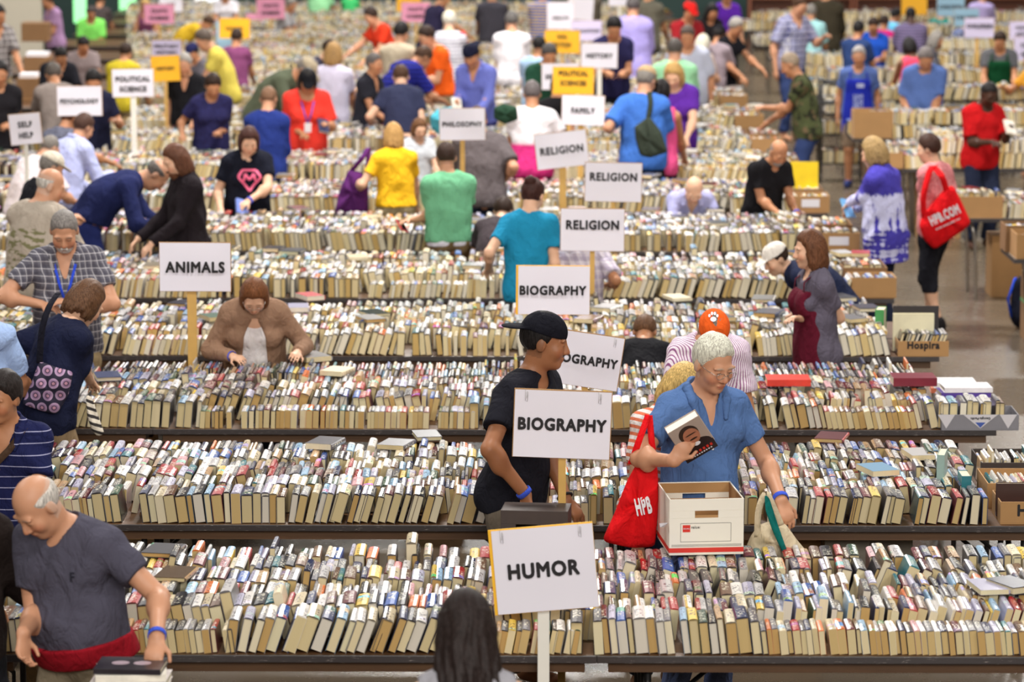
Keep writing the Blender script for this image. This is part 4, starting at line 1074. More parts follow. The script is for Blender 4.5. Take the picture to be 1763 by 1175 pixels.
# --- middle distance
M = [
 (529, 118, 7, .25, 'woman in red top and black visor with lanyard', dict(face=8, lean=14, hp=34, w=1.2, bust=.03, sk='tan', hair=('bob', BK), cap=((24, 24, 28), 0), top=('loose', (232, 62, 50)), lany=(110, 90, 190), L=(520, 230, -.2), Rr=(562, 214, -.3))),
 (690, 112, 7, .6, 'man in navy tee and grey sweatpants stooping with back turned', dict(face=184, lean=32, hp=40, sk='fair', hair=('short', BR), top=('tee', (50, 54, 80)), hem=.98, bot=('long', (130, 130, 140)), L=(643, 208, .2), Rr=(712, 190, .2))),
 (574, 74, 8, .4, 'woman in white tee with dark blonde long hair', dict(face=170, lean=6, hp=20, sk='tan', hair=('mid', (160, 124, 76)), top=('tee', (216, 210, 232)), bot=JEAN)),
 (643, 92, 8, .2, 'grey-haired man in black polo looking right', dict(face=62, lean=10, hp=10, sk='tan', hair=('short', (96, 90, 88)), top=('polo', (40, 40, 48)), bot=KHA)),
 (526, 98, 8, .1, 'stooping person in olive shirt and tan hat', dict(face=70, lean=58, hp=50, w=1.2, sk='tan', hair=('short', GR), cap=((176, 162, 138), 0), top=('long', (86, 92, 74)), bot=KHA)),
 (566, 68, 9, .4, 'dark-haired man in charcoal tee behind the white tee woman', dict(face=60, lean=22, hp=30, sk='fair', hair=('short', DB), top=('tee', (58, 56, 70)), bot=KHA, Rr='reach')),
 (690, 38, 9, .6, 'slim dark-haired man in beige tee', dict(face=155, lean=4, hp=24, sk='pink', hair=('short', BK, .016), top=('tee', (184, 172, 150)), bot=KHA)),
 (726, 78, 8, .65, 'person in royal blue striped polo bending over', dict(face=130, lean=50, hp=55, sk='tan', hair=('short', BR), top=('loose', (40, 44, 140), 'hstripe', (24, 28, 80)), bot=KHA)),
 (736, 44, 9, .35, 'man in bright orange tee and khaki shorts', dict(face=-62, lean=14, hp=34, sk='pink', hair=('short', DB), top=('tee', (240, 98, 30)), hem=.93, bot=KHA, L='hold', Rr='hold')),
 (812, 74, 8, .2, 'man in blue dress shirt and dark knit cap holding books', dict(face=-24, lean=14, hp=36, sk='tan', hair=('short', BK), cap=((26, 28, 48), 'visor') if 0 else ((26, 28, 48), 180), top=('long', (104, 112, 186), 'collar'), bot=('long', (44, 46, 98)), L='hold', Rr='down')),
 (773, 20, 10, .5, 'person in white hat and striped top with red bag', dict(face=180, lean=8, sk='fair', hair=('short', WH), cap=((232, 222, 200), 0), top=('tee', (230, 228, 232), 'hstripe', (70, 70, 110)), bot=('long', (150, 40, 40)))),
 (640, 12, 11, .4, 'man in red tee with a black backpack', dict(face=-60, lean=22, hp=34, sk='pink', hair=('short', DB), top=('tee', (216, 60, 34)), bot=JEAN, L='reach')),
 (881, 20, 10, .4, 'man in white tee with grey hair seen from behind', dict(face=182, lean=5, sk='pink', hair=('short', (96, 92, 90)), top=('loose', (232, 228, 234)), bot=GRY, L='hold', Rr='hold')),
 (916, 140, 6, .6, 'person in white and hot pink dip-dyed tee', dict(face=182, lean=4, w=1.1, sk='tan', hair=('short', (100, 92, 92), .012), top=('tee', (238, 232, 236), 'ombre', (222, 54, 132)), bot=BLK, Rr=(955, 214, .2))),
 (822, 184, 5, .7, 'man in grey tee behind the PHILOSOPHY sign', dict(face=190, lean=20, hp=40, w=1.2, sk='pink', hair=('short', BR), top=('loose', (100, 92, 94)), bot=DKJ, Rr=(866, 312, .1))),
 (960, 132, 7, .3, 'man in black tee behind the FAMILY sign', dict(face=168, lean=14, w=1.1, sk='tan', hair=('short', BK), top=('tee', (28, 27, 30)), bot=BLK, Rr=(976, 222, .1))),
 (1112, 114, 6, .6, 'man in bright blue tee and tan cap with dark olive messenger bag', dict(face=172, lean=3, hp=24, hy=-16, w=1.15, sk='pink', hair=('short', GR), cap=((184, 156, 120), 0), top=('loose', (68, 116, 200)), bot=BLK, L=(1055, 218, .1))),
 (1138, 138, 6, .75, 'dark-haired girl in pink tank top', dict(face=165, hp=20, sk='tan', hair=('pony', BK), top=('tank', (226, 84, 138)), bot=BLK)),
 (1160, 107, 7, .3, 'blonde woman in purple tee with red strap', dict(face=-14, lean=12, hp=36, w=1.1, bust=.03, sk='fair', hair=('mid', (190, 152, 92)), top=('tee', (92, 44, 152)), bot=JEAN, Rr='down')),
 (1162, 67, 8, .5, 'broad man in mint dress shirt', dict(face=176, lean=10, w=1.25, sk='pink', hair=('short', (80, 74, 70)), top=('long', (154, 212, 166)), bot=KHA)),
 (1184, 44, 9, .2, 'heavy man in pale grey tee facing forward', dict(face=-8, lean=6, w=1.25, bel=.05, sk='tan', hair=('short', (84, 72, 66)), top=('loose', (186, 190, 208)), bot=GRY, L='side', Rr='side')),
 (1090, -6, 10, .4, 'man in long lavender shirt with back turned', dict(face=178, lean=4, w=1.1, sk='pink', hair=('short', (90, 84, 84)), top=('jacket', (168, 156, 220)), bot=GRY)),
 (1057, 28, 9, .4, 'black-haired boy in navy tee reading', dict(face=4, hp=40, sk='tan', hair=('short', BK, .018), top=('tee', (38, 36, 72)), bot=BLK, L='hold', Rr='hold')),
 (1187, 3, 11, .3, 'man in red cap and dark red tee', dict(face=26, hp=24, sk='tan', hair=('short', BK), cap=((206, 34, 30), 0), top=('tee', (150, 34, 40)), bot=BLK)),
 (1210, 60, 10, .2, 'white-haired woman bending low', dict(face=150, lean=34, sk='fair', hair=('bob', (214, 204, 186)), top=('tee', (210, 190, 180)), bot=KHA)),
 (1238, 44, 10, .5, 'person in taupe tee and black cap with a black strap', dict(face=150, lean=16, sk='tan', hair=('short', BK), cap=((24, 24, 32), 0), top=('loose', (150, 136, 144)), bot=KHA)),
 (1266, 30, 10, .7, 'grey-haired man in black tee handling books', dict(face=50, lean=14, hp=34, sk='tan', hair=('short', (150, 144, 138), .014), top=('tee', (28, 28, 34)), bot=BLK, Rr='reach')),
 (1252, -22, 13, .2, 'person in violet top', dict(face=10, sk='tan', hair=('short', BK), top=('tee', (92, 40, 160)), bot=BLK)),
 (1226, 6, 12, .2, 'long-haired woman in black', dict(face=20, lean=20, hp=36, sk='tan', hair=('long', BK), top=('long', (34, 30, 32)), bot=BLK)),
 (945, 74, 8, .55, 'grey-haired man in dark green tee', dict(face=14, lean=18, hp=36, sk='tan', hair=('short', (76, 72, 70)), top=('tee', (36, 74, 56)), bot=KHA)),
 (928, 63, 9, .3, 'dark-haired person in pale blue tee', dict(face=170, hp=24, sk='tan', hair=('short', BK), top=('tee', (160, 190, 220)), bot=KHA)),
 (722, 204, 6, .75, 'small child with brown hair peering over books', dict(kid=True, face=20, hp=24, sk='fair', hair=('bob', (112, 76, 48)), top=('tee', (210, 214, 220)), bot=BLK)),
 (143, 62, 10, .3, 'dark-haired man in taupe tee with head bowed', dict(face=10, lean=14, hp=44, sk='tan', hair=('short', BK), top=('tee', (140, 126, 126)), bot=BLK)),
 (104, 80, 9, .3, 'black-haired man in black tee with head bowed', dict(face=20, lean=24, hp=44, sk='tan', w=1.15, hair=('short', BK), top=('loose', (28, 28, 34)), bot=BLK)),
 (92, 108, 7, .7, 'grey-haired person in grey tee with dark green backpack', dict(face=196, lean=28, hp=40, sk='tan', hair=('short', (84, 76, 70)), top=('loose', (140, 128, 122)), bot=GRY, L='reach')),
 (216, 74, 9, .5, 'man in yellow striped polo with back turned', dict(face=164, lean=14, w=1.15, sk='tan', hair=('short', DB), top=('loose', (204, 186, 54), 'hstripe', (190, 166, 40)), bot=KHA)),
 (160, 120, 7, .4, 'dark-haired woman in navy polo behind the PSYCHOLOGY sign', dict(face=12, lean=12, hp=34, sk='tan', hair=('short', BK, .016), top=('polo', (36, 38, 62)), bot=BLK, Rr=(198, 208, -.2))),
 (318, 92, 8, .3, 'grey-haired man in black polo facing forward', dict(face=-12, lean=8, hp=22, w=1.15, sk='pink', hair=('short', (158, 152, 146), .014), top=('polo', (28, 28, 32)), bot=KHA, L='side')),
 (366, 127, 7, .35, 'woman in navy tee with blue print', dict(face=14, lean=10, hp=38, w=1.05, bust=.02, sk='tan', hair=('short', DB, .02), top=('tee', (40, 38, 76), 'mottle', (44, 44, 88)), bot=JEAN, L=(314, 232, -.2), Rr=(376, 228, -.2))),
 (352, 50, 9, .5, 'man in yellow tee facing left', dict(face=-84, lean=24, hp=34, w=1.1, sk='pink', hair=('short', (90, 78, 70)), top=('tee', (204, 186, 84)), bot=KHA, L='down')),
 (332, 74, 10, .3, 'person in navy cap behind grey-haired black polo man', dict(face=-40, lean=12, hp=30, sk='tan', hair=('short', BK), cap=((38, 40, 80), 0), top=('tee', (100, 96, 104)), bot=BLK)),
 (-4, 8, 10, .5, 'man in grey plaid shirt cut off by left edge, far back', dict(face=30, sk='tan', hair=('short', BK), top=('loose', (140, 132, 128), 'plaid', (90, 86, 90)), bot=KHA)),
 (-2, 104, 7, .3, 'man in black tee at left edge under the plaid shirt man', dict(face=12, lean=10, sk='tan', hair=('short', BK), top=('tee', (34, 32, 36)), bot=BLK, Rr=(12, 214, -.1))),
 (407, 50, 10, .5, 'person in mauve top behind the yellow sign', dict(face=170, lean=10, sk='tan', hair=('short', DB), top=('tee', (130, 70, 110)), bot=BLK)),
 (156, 10, 14, .3, 'man in lime green tee', dict(face=4, hp=36, w=1.2, sk='tan', hair=('short', (70, 62, 60)), top=('loose', (140, 240, 110)), bot=BLK, L='hold', Rr='hold')),
 (82, -12, 13, .5, 'man in lilac polo carrying a brown box', dict(face=-60, sk='tan', hair=('short', BK), top=('polo', (176, 140, 180)), bot=BLK, L='hold', Rr='hold')),
 (172, -12, 15, .3, 'person in dark patterned top behind the lime tee man', dict(face=170, sk='tan', hair=('short', BK), top=('tee', (60, 52, 54), 'mottle', (110, 100, 96)), bot=BLK)),
 (250, -2, 14, .3, 'woman in plum tank top', dict(face=-20, lean=8, hp=24, sk='tan', hair=('short', BL), top=('tank', (126, 72, 104)), bot=BLK)),
 (388, -22, 15, .4, 'person in white tee at the back wall', dict(face=0, hp=30, sk='tan', hair=('short', GR), top=('tee', (226, 222, 228)), bot=KHA)),
 (356, 26, 13, .3, 'person in mustard tee bending low', dict(face=100, lean=60, hp=60, sk='tan', hair=('short', BR), top=('tee', (214, 176, 48)), bot=KHA)),
 (500, -4, 14, .3, 'man in grey polo facing right', dict(face=80, lean=12, sk='tan', hair=('short', GR), top=('polo', (150, 148, 150)), bot=BLK)),
 (552, -42, 16, .2, 'broad person in mint green tee', dict(face=160, w=1.2, sk='tan', hair=('short', BK), top=('loose', (150, 214, 160)), bot=BLK)),
 (604, -20, 16, .5, 'child in emerald tee', dict(kid=True, face=170, sk='tan', hair=('short', DB), top=('tee', (70, 190, 110)), bot=BLK)),
 (846, -24, 13, .4, 'man in charcoal tee leaning left', dict(face=190, w=1.2, sk='tan', hair=('short', DB), top=('loose', (64, 62, 70)), bot=BLK, L='reach')),
 (762, -20, 12, .6, 'person in dark navy polo reaching out', dict(face=120, lean=20, sk='tan', hair=('short', DB), top=('polo', (44, 40, 66)), bot=BLK, Rr='reach')),
 (935, -26, 13, .5, 'person in blue tee with yellow stripes', dict(face=170, sk='tan', hair=('short', BR), top=('tee', (58, 96, 190), 'hstripe', (226, 190, 70)), bot=BLK)),
 (1012, -30, 14, .5, 'person in brown jacket beside lavender shirt', dict(face=190, sk='tan', hair=('short', BK), top=('jacket', (90, 82, 70)), bot=BLK)),
 (1118, -30, 12, .5, 'person in grey tee beyond the lavender shirt man', dict(face=160, sk='tan', hair=('short', BK), top=('tee', (100, 96, 84)), bot=BLK)),
]
for px, py, k, f, lab, kw in M:
    kw.setdefault('bot', KHA)
    person(px, py, A(k, f), lab, lod=2 if k < 9 else 3, **kw)
# --- right-hand area beyond the aisle
M2 = [
 (1479, 80, 38.4, 'grey-haired man in blue tee and royal blue printed apron standing in aisle', dict(face=-6, hp=12, w=1.08, sk='tan', hair=('short', (160, 154, 150), .014), top=('tee', (84, 104, 160)), bot=('shorts', (124, 104, 86)), L='side', Rr='side', shoes=(50, 60, 110))),
 (1362, 90, 35.2, 'buzz-cut man in camouflage tee', dict(face=-96, lean=14, hp=30, sk='tan', hair=('crew', (150, 132, 112)), top=('tee', (78, 84, 54), 'camo', (44, 46, 34)), bot=JEAN, L=(1316, 185, .1))),
 (1376, -8, 41.5, 'man in navy plaid shirt reaching for books', dict(face=40, lean=8, hp=30, w=1.1, sk='pink', hair=('short', BR), top=('loose', (62, 66, 120), 'plaid', (190, 190, 220)), bot=JEAN, Rr=(1420, 64, -.2), L='side')),
 (1396, 8, 46.5, 'person in pale aqua top', dict(face=165, lean=24, sk='tan', w=1.15, hair=('short', GR), top=('loose', (166, 216, 218)), bot=KHA)),
 (1424, -30, 47.5, 'person in dark olive jacket', dict(face=170, sk='tan', hair=('short', BK), top=('jacket', (60, 54, 42)), bot=BLK)),
 (1478, 36, 43.5, 'dark-haired man in slate navy tee', dict(face=150, hp=18, sk='tan', hair=('short', BK), top=('loose', (46, 66, 112)), bot=BLK)),
 (1504, 30, 45.0, 'dark-haired person in cobalt blue tee', dict(face=-6, hp=36, sk='tan', hair=('short', DB, .018), top=('tee', (36, 84, 190)), bot=BLK, L='hold', Rr='hold')),
 (1522, 26, 48.5, 'person in magenta top', dict(face=160, lean=20, sk='tan', hair=('short', DB), top=('loose', (206, 40, 120)), bot=BLK)),
 (1542, 14, 49.5, 'person in sky blue tee', dict(face=130, lean=24, sk='tan', hair=('short', BK), top=('loose', (110, 190, 230)), bot=BLK)),
 (1568, 12, 46.0, 'broad man in purple-grey striped shirt', dict(face=180, w=1.2, sk='dark', hair=('crew', BK), top=('loose', (120, 108, 140), 'hstripe', (92, 82, 116)), bot=BLK)),
 (1566, 65, 41.0, 'black-haired woman in pink and aqua tank top', dict(face=200, sk='brown', hair=('bob', BK), top=('tank', (232, 80, 110)), bot=BLK)),
 (1594, 80, 37.2, 'grey-haired man in denim blue shirt looking down', dict(face=-4, lean=12, hp=44, w=1.2, bel=.02, sk='tan', hair=('short', (120, 112, 110)), top=('loose', (86, 110, 168)), bot=KHA, L=(1566, 196, -.2), Rr=(1602, 200, -.3), band='R')),
 (1612, 54, 44.0, 'woman with long grey hair in profile', dict(face=80, hp=20, sk='tan', hair=('mid', (140, 134, 128)), top=('long', (90, 90, 100)), bot=BLK)),
 (1722, 54, 41.0, 'dark-haired person in grey tee and green apron', dict(face=-6, lean=8, hp=34, w=1.1, sk='tan', hair=('short', DB, .018), top=('tee', (92, 92, 96)), bot=BLK)),
 (1702, 140, 32.9, 'person in red tee holding a book near right edge', dict(face=24, lean=6, hp=34, w=1.1, sk='dark', hair=('crew', BK), top=('loose', (190, 24, 28)), bot=DKJ, L='hold', Rr=(1738, 222, -.25), band='R')),
 (1664, 24, 50.5, 'person in blue and white patterned blouse', dict(face=170, sk='tan', hair=('short', WH), cap=((220, 216, 214), 180), top=('loose', (60, 80, 140), 'mottle', (200, 206, 226)), bot=BLK)),
 (1692, -20, 52.5, 'person in lilac tee at the far right', dict(face=160, sk='tan', hair=('short', BK), top=('loose', (170, 156, 200)), bot=BLK)),
 (1776, 88, 39.5, 'person in orange tee cut off by right edge', dict(face=-50, lean=16, sk='tan', hair=('short', BK), top=('tee', (214, 150, 50)), bot=BLK, L=(1726, 150, -.1))),
 (1618, 8, 53.0, 'person in teal tee behind the CHILDREN sign', dict(face=180, sk='tan', hair=('short', BK), top=('tee', (30, 130, 120)), bot=BLK)),
]
for px, py, D, lab, kw in M2:
    kw.setdefault('bot', KHA)
    person(px, py, D, lab, lod=2 if D < 40 else 3, **kw)
# ------------------------------------------------------------------ printed lettering
def text_mesh(body, width=None, height=None, bold=.042, spacing=1.12, line=1.15):
    """flat lettering in the XZ plane, centred; returns verts, faces"""
    c = bpy.data.curves.new('lettering', 'FONT'); c.body = body; c.align_x = 'CENTER'; c.align_y = 'CENTER'
    c.space_character = spacing; c.space_line = line; c.resolution_u = 3
    o = bpy.data.objects.new('lettering_tmp', c); COL.objects.link(o)
    bpy.context.view_layer.update()
    me = bpy.data.meshes.new_from_object(o.evaluated_get(bpy.context.evaluated_depsgraph_get()))
    bpy.data.objects.remove(o); bpy.data.curves.remove(c)
    V = np.zeros(len(me.vertices) * 3); me.vertices.foreach_get('co', V); V = V.reshape(-1, 3)
    F = [tuple(p.vertices) for p in me.polygons]; bpy.data.meshes.remove(me)
    if bold:                                   # heavier, rounder strokes
        n = len(V); V = np.concatenate([V + np.array([bold * 1.1 * math.cos(a), bold * 1.1 * math.sin(a), 0]) for a in np.arange(8) * math.pi / 4]); F = [tuple(i + n * k for i in f) for k in range(8) for f in F]
    lo, hi = V.min(0), V.max(0); V -= (lo + hi) / 2
    sc = (width / (hi - lo)[0]) if width else height / (hi - lo)[1]
    sy = height / (hi - lo)[1] if height else sc * 1.12
    lay = -.0002 * (np.arange(len(V)) // (len(V) // 8 if bold else len(V)))
    return np.stack([V[:, 0] * sc, lay, V[:, 1] * sy], 1), F
def lettering(body, M, parent, m=None, name='lettering', **kw):
    V, F = text_mesh(body, **kw)
    V = [tuple(M @ Vector(v)) for v in V]
    return MB().add(V, F).build(name, m or M_BLACK, parent)

# ------------------------------------------------------------------ section signs
M_SIGN = {'white': mat('sign_paper', (232, 228, 238), .55, var=.015, scale=2), 'yellow': mat('yellow_sign_card', (250, 184, 30), .55, var=.03, scale=2), 'lilac': mat('lilac_sign_paper', (206, 196, 224), .6, var=.02, scale=2),
          'pink': mat('pink_sign_paper', (226, 150, 180), .6, var=.02, scale=2), 'blue': mat('light_blue_sign_paper', (158, 198, 222), .6, var=.02, scale=2)}
def sign(cx, cy, wpx, hpx, D, text, label, roll=0.0, paper='white', post=None, postdx=0, back=None, twid=.78, clips=False, tdy=0.0, postw=.034, group=None, sub=None, behind=None, top_dx=0):
    sc = FP / (at_y(cx, cy, D) - [0, 0, HC] @ np.eye(3)).dot(CF) if False else FP / ((np.array(at_y(cx, cy, D)) - np.array([0, 0, HC])) @ CF)
    w, h = wpx / sc, hpx / sc / math.cos(TH)
    c = at_y(cx, cy, D); pb = at_y(cx + postdx, cy, D)
    e = empty('sign', (pb[0], D, 0)); tag(e, label, 'sign', group)
    M = Matrix.Translation((c[0] - pb[0], 0, c[2])) @ Matrix.Rotation(R(-roll), 4, 'Y')
    pm = {'pine': M_STICK, 'white': M_WHITE_PVC, None: M_STICK}[post]
    MB().box((-postw / 2, .008, 0), (postw / 2, .026, c[2] + h * .38)).build('post', pm, e, .002)
    MB().box((-w / 2 - .004, .001, -h / 2 - .003), (w / 2 + .004, .007, h / 2 + .004), M).build('backing_board', M_YELLOW_CARD if back == 'yellow' else M_CARD, e)
    m = MB(); n = 9; vs = []; fs = []
    for i in range(n + 1):
        for j in range(n + 1):
            u, v = i / n, j / n; x, z = (u - .5) * w, (v - .5) * h
            if back == 'yellow': x = (u - .5) * w * .985 + .006
            vs.append(M @ Vector((x, -.0055 - .004 * math.sin(3.1 * u + cx) * math.sin(2.7 * v + cy) ** 2 - .003 * (u > .95), z)))
    for i in range(n):
        for j in range(n): fs.append((i * (n + 1) + j, (i + 1) * (n + 1) + j, (i + 1) * (n + 1) + j + 1, i * (n + 1) + j + 1))
    o = m.add(vs, fs, True).build('paper_sheet', M_SIGN[paper], e)
    if text:
        ls = text.split('\n'); longest = max(ls, key=len); ww = {l: w * twid * (len(l) + .2) / (len(longest) + .2) for l in ls}
        for i, l in enumerate(ls): lettering(l, M @ Matrix.Translation((0, -.0115, tdy * h + (.15 * h - .36 * h * i if len(ls) > 1 else 0))), o, width=ww[l], height=.2 * h if len(ls) > 1 else None)
    if sub: lettering(sub, M @ Matrix.Translation((0, -.0115, -.24 * h)), e, width=w * .8, name='small_lettering')
    if clips:
        for sd in (-1, 1):
            x = sd * w * .38; pts = [(x - .006, -.012, h / 2 + .004), (x - .006, -.012, h / 2 - .05), (x + .004, -.012, h / 2 - .055), (x + .006, -.012, h / 2 - .01), (x + .002, -.012, h / 2 - .008), (x, -.012, h / 2 - .04)]
            MB().tube([M @ Vector(p) for p in pts], .0008, 5).build('paper_clip', M_METAL, e)
    return e
sign(936, 980, 177, 146, 13.86, 'HUMOR', 'white HUMOR sign on a white post in front of the front row', roll=4.9, post='white', postdx=0, back='yellow', twid=.70, clips=True, postw=.050)
sign(968, 731, 166, 116, 15.34, 'BIOGRAPHY', 'nearest BIOGRAPHY sign, on a pine post beside the man in backward cap', roll=-2.2, post='pine', twid=.92, clips=True, postw=.036)
sign(1007, 620, 124, 92, 18.05, 'BIOGRAPHY', 'tilted BIOGRAPHY sign with its first letters behind the black cap', roll=-8.5, post='pine', twid=.92, clips=True)
sign(952, 500, 125, 83, 20.6, 'BIOGRAPHY', 'topmost BIOGRAPHY sign with orange edge, in front of teal tee woman', roll=-.4, post='pine', back='yellow', twid=.92)
sign(336, 460, 122, 83, 20.72, 'ANIMALS', 'white ANIMALS sign on a pine post', roll=-.3, post='pine', postdx=-7, twid=.84, postw=.058)
sign(1020, 396, 109, 72, 23.36, 'RELIGION', 'lowest of the three RELIGION signs, above a cardboard box', roll=-.6, post='pine', twid=.84, tdy=.12)
sign(1056, 314, 97, 66, 26.0, 'RELIGION', 'middle RELIGION sign, right of the tilted one', roll=-1.2, post='pine', twid=.84, tdy=.14)
sign(967, 258, 89, 60, 28.6, 'RELIGION', 'topmost RELIGION sign, tilted, on a pine post', roll=6.5, post='pine', postdx=2, twid=.84, postw=.06)
sign(1004, 190, 73, 50, 31.2, 'FAMILY', 'white FAMILY sign under the yellow sciences sign', roll=-1.5, post='pine', postdx=-4, twid=.56, postw=.05)
sign(796, 214, 78, 54, 28.6, 'PHILOSOPHY', 'white PHILOSOPHY sign in front of the grey tee man', roll=.6, post='pine', twid=.88, postw=.04)
sign(987, 139, 70, 46, 33.8, 'POLITICAL\nSCIENCES', 'yellow POLITICAL SCIENCES sign above FAMILY', roll=-.6, paper='yellow', post='pine', postdx=-8, twid=.72, tdy=.12)
sign(965, 132, 64, 44, 36.4, 'HISTORY', 'white HISTORY sign half covered by yellow sciences sign', roll=0, post='white', twid=.8)
sign(1032, 96, 62, 42, 36.4, 'HISTORY', 'pale HISTORY sign on a white post below black-haired boy', roll=-.6, post='white', twid=.74, postw=.05)
sign(968, 72, 60, 38, 41.7, 'NON-\nFICTION', 'yellow NON-FICTION sign left of black-haired boy', roll=-1, paper='yellow', post='pine', twid=.5, tdy=.08)
sign(1010, 53, 52, 34, 44.4, 'EDUCATION', 'lilac EDUCATION sign right of the HEALTH sign', roll=0, paper='lilac', post='white', twid=.84)
sign(965, 27, 46, 46, 47.0, 'HEALTH', 'white HEALTH sign above the yellow NON-FICTION sign', roll=0, post='white', twid=.6, tdy=-.08)
sign(1000, 12, 44, 44, 49.7, None, 'blank-looking white sign behind the HEALTH sign', roll=-4, post='white')
sign(1066, -3, 36, 26, 49.7, None, 'white sign cut by the top edge above lavender shirt', roll=0, post='white')
sign(229, 143, 71, 47, 33.8, 'POLITICAL\nSCIENCE', 'white POLITICAL SCIENCE sign on a white post', roll=1, post='white', twid=.84, postw=.055)
sign(137, 174, 77, 50, 31.2, 'PSYCHOLOGY', 'white PSYCHOLOGY sign at far left', roll=.6, post='white', twid=.86)
sign(44, 222, 54, 52, 28.6, 'SELF\nHELP', 'white SELF HELP sign tilted at left', roll=5, post='white', twid=.46)
sign(287, 84, 50, 29, 39.2, 'MILITARY\nHISTORY', 'lilac MILITARY HISTORY sign above a yellow one', roll=0, paper='lilac', post='white', twid=.84)
sign(285, 118, 49, 43, 36.5, 'HISTORY', 'yellow HISTORY sign under the lilac one', roll=2.5, paper='yellow', post='pine', twid=.66)
sign(274, 24, 51, 33, 49.7, 'CRAFTS\nHOBBIES', 'pink CRAFTS HOBBIES sign above the plum tank top', roll=0, paper='pink', post='pine', twid=.66)
sign(466, 15, 48, 34, 52.3, 'CRAFTS\nHOBBIES', 'pink CRAFTS HOBBIES sign with two pine posts below', roll=0, paper='pink', post='pine', twid=.66)
sign(438, 42, 28, 36, 54.9, None, 'pink sign tucked behind the nearer pink CRAFTS sign', roll=0, paper='pink', post='pine')
sign(716, 21, 49, 33, 49.7, 'CRAFTS\nHOBBIES', 'pink CRAFTS HOBBIES sign above the orange tee man', roll=0, paper='pink', post='pine', twid=.66)
sign(704, 4, 42, 32, 52.3, None, 'yellow sign behind the pink one above orange tee man', roll=0, paper='yellow', post='pine')
sign(404, 49, 52, 34, 44.4, 'COOKERY', 'amber sign right of the yellow tee man', roll=-1, paper='yellow', post='pine', twid=.6)
sign(386, 66, 26, 56, 44.6, None, 'light blue sheet hanging below the amber sign', roll=0, paper='blue', post='white')
sign(294, 8, 40, 24, 54.9, 'ART', 'white ART sign at the top edge', roll=0, post='white', twid=.4)
sign(1574, 9, 44, 32, 52.0, None, 'amber sign at the top edge near the children signs', roll=0, paper='yellow', post='pine')
sign(1637, 12, 47, 32, 52.0, 'CHILDREN', 'larger light blue CHILDREN sign', roll=0, paper='blue', post='white', twid=.88)
sign(1664, 30, 42, 30, 50.0, 'CHILDREN', 'light blue CHILDREN sign half hidden behind the lilac one', roll=0, paper='blue', post='white', twid=.88)
sign(1686, 48, 51, 33, 44.0, 'CHILDREN', 'lilac CHILDREN sign on a pine post', roll=0, paper='lilac', post='pine', twid=.88, postdx=-3, tdy=.1, postw=.05)
sign(1762, 52, 48, 30, 45.5, 'YOUNG\nADULT', 'lilac YOUNG ADULT sign cut by right edge, upper one', roll=2, paper='lilac', post='pine', twid=.6)
sign(1772, 84, 52, 40, 43.5, 'YOUNG\nADULT', 'lilac YOUNG ADULT sign cut by right edge, lower one', roll=1, paper='lilac', post='pine', twid=.6)

# ------------------------------------------------------------------ boxes, bags and single books
def open_box(label, loc, w, d, h, yaw=0.0, m=None, name='cardboard_box', group=None, flap=False, t=.006, hole=False, rim=None, cat='box'):
    e = empty(name, loc, yaw); tag(e, label, cat, group)
    b = MB(); m = m or M_CARD
    b.box((0, 0, 0), (w, d, t))
    if hole:
        hw, hz0, hz1 = .054, h * .66, h * .79; c = w / 2
        for y0 in (0, d - t):
            b.box((0, y0, t), (w, y0 + t, hz0)); b.box((0, y0, hz1), (w, y0 + t, h)); b.box((0, y0, hz0), (c - hw, y0 + t, hz1)); b.box((c + hw, y0, hz0), (w, y0 + t, hz1))
    else:
        b.box((0, 0, t), (w, t, h)); b.box((0, d - t, t), (w, d, h))
    b.box((0, t, t), (t, d - t, h)); b.box((w - t, t, t), (w, d - t, h))
    b.build('box_body', m, e, .0012)
    if flap:
        for sd in (0, 1):
            M = Matrix.Translation((0 if sd == 0 else w, 0, h)) @ Matrix.Rotation(R(35 if sd == 0 else -35) * (1 if sd else 1), 4, 'Y')
            b2 = MB().box((-.12 if sd == 0 else 0, 0, -.002), (0 if sd == 0 else .12, d, .002), M); b2.build('flap', m, e)
    return e
def front_text(e, body, cx, cz, width, m=None, flip=False, **kw):
    M = Matrix.Translation((cx, -.0012, cz)) @ (Matrix.Rotation(math.pi, 4, 'Y') if flip else Matrix.Identity(4))
    return lettering(body, M, e, m, width=width, **kw)
def fill_books(x0, x1, y, z, k=90, thin=False, rows=1, dy=.25, cap_=None):
    for r in range(rows): gen_line(k, 1, x0, x1, y + r * dy, z=z, thin=thin)
def lying(label, c, w, d, t, yaw, rgb, pg=(214, 204, 178), name='book', tilt=0.0, group=None, roll=0.0):
    """one book with its cover boards and page block; w along the spine, c = centre of its underside"""
    o = MB(); b = .003
    M = Matrix.Translation(c) @ Matrix.Rotation(yaw, 4, 'Z') @ Matrix.Rotation(tilt, 4, 'X') @ Matrix.Rotation(roll, 4, 'Y')
    o.box((-w / 2, -d / 2, 0), (w / 2, d / 2, b)).box((-w / 2, -d / 2, t - b), (w / 2, d / 2, t)).box((-w / 2, -d / 2, b), (w / 2, -d / 2 + b, t - b))
    r = o.build(name, mat('cover_card', rgb, .3, var=.25, scale=25), None, .001); r.matrix_world = M
    p = MB().box((-w / 2 + .004, -d / 2 + b, b), (w / 2 - .004, d / 2 - .005, t - b)).build('page_block', mat('pages', pg, .85, var=.06, scale=200), r)
    tag(r, label, 'book', group); return r
def px_w(p, D, z=None): return at_y(p[0], p[1], D)

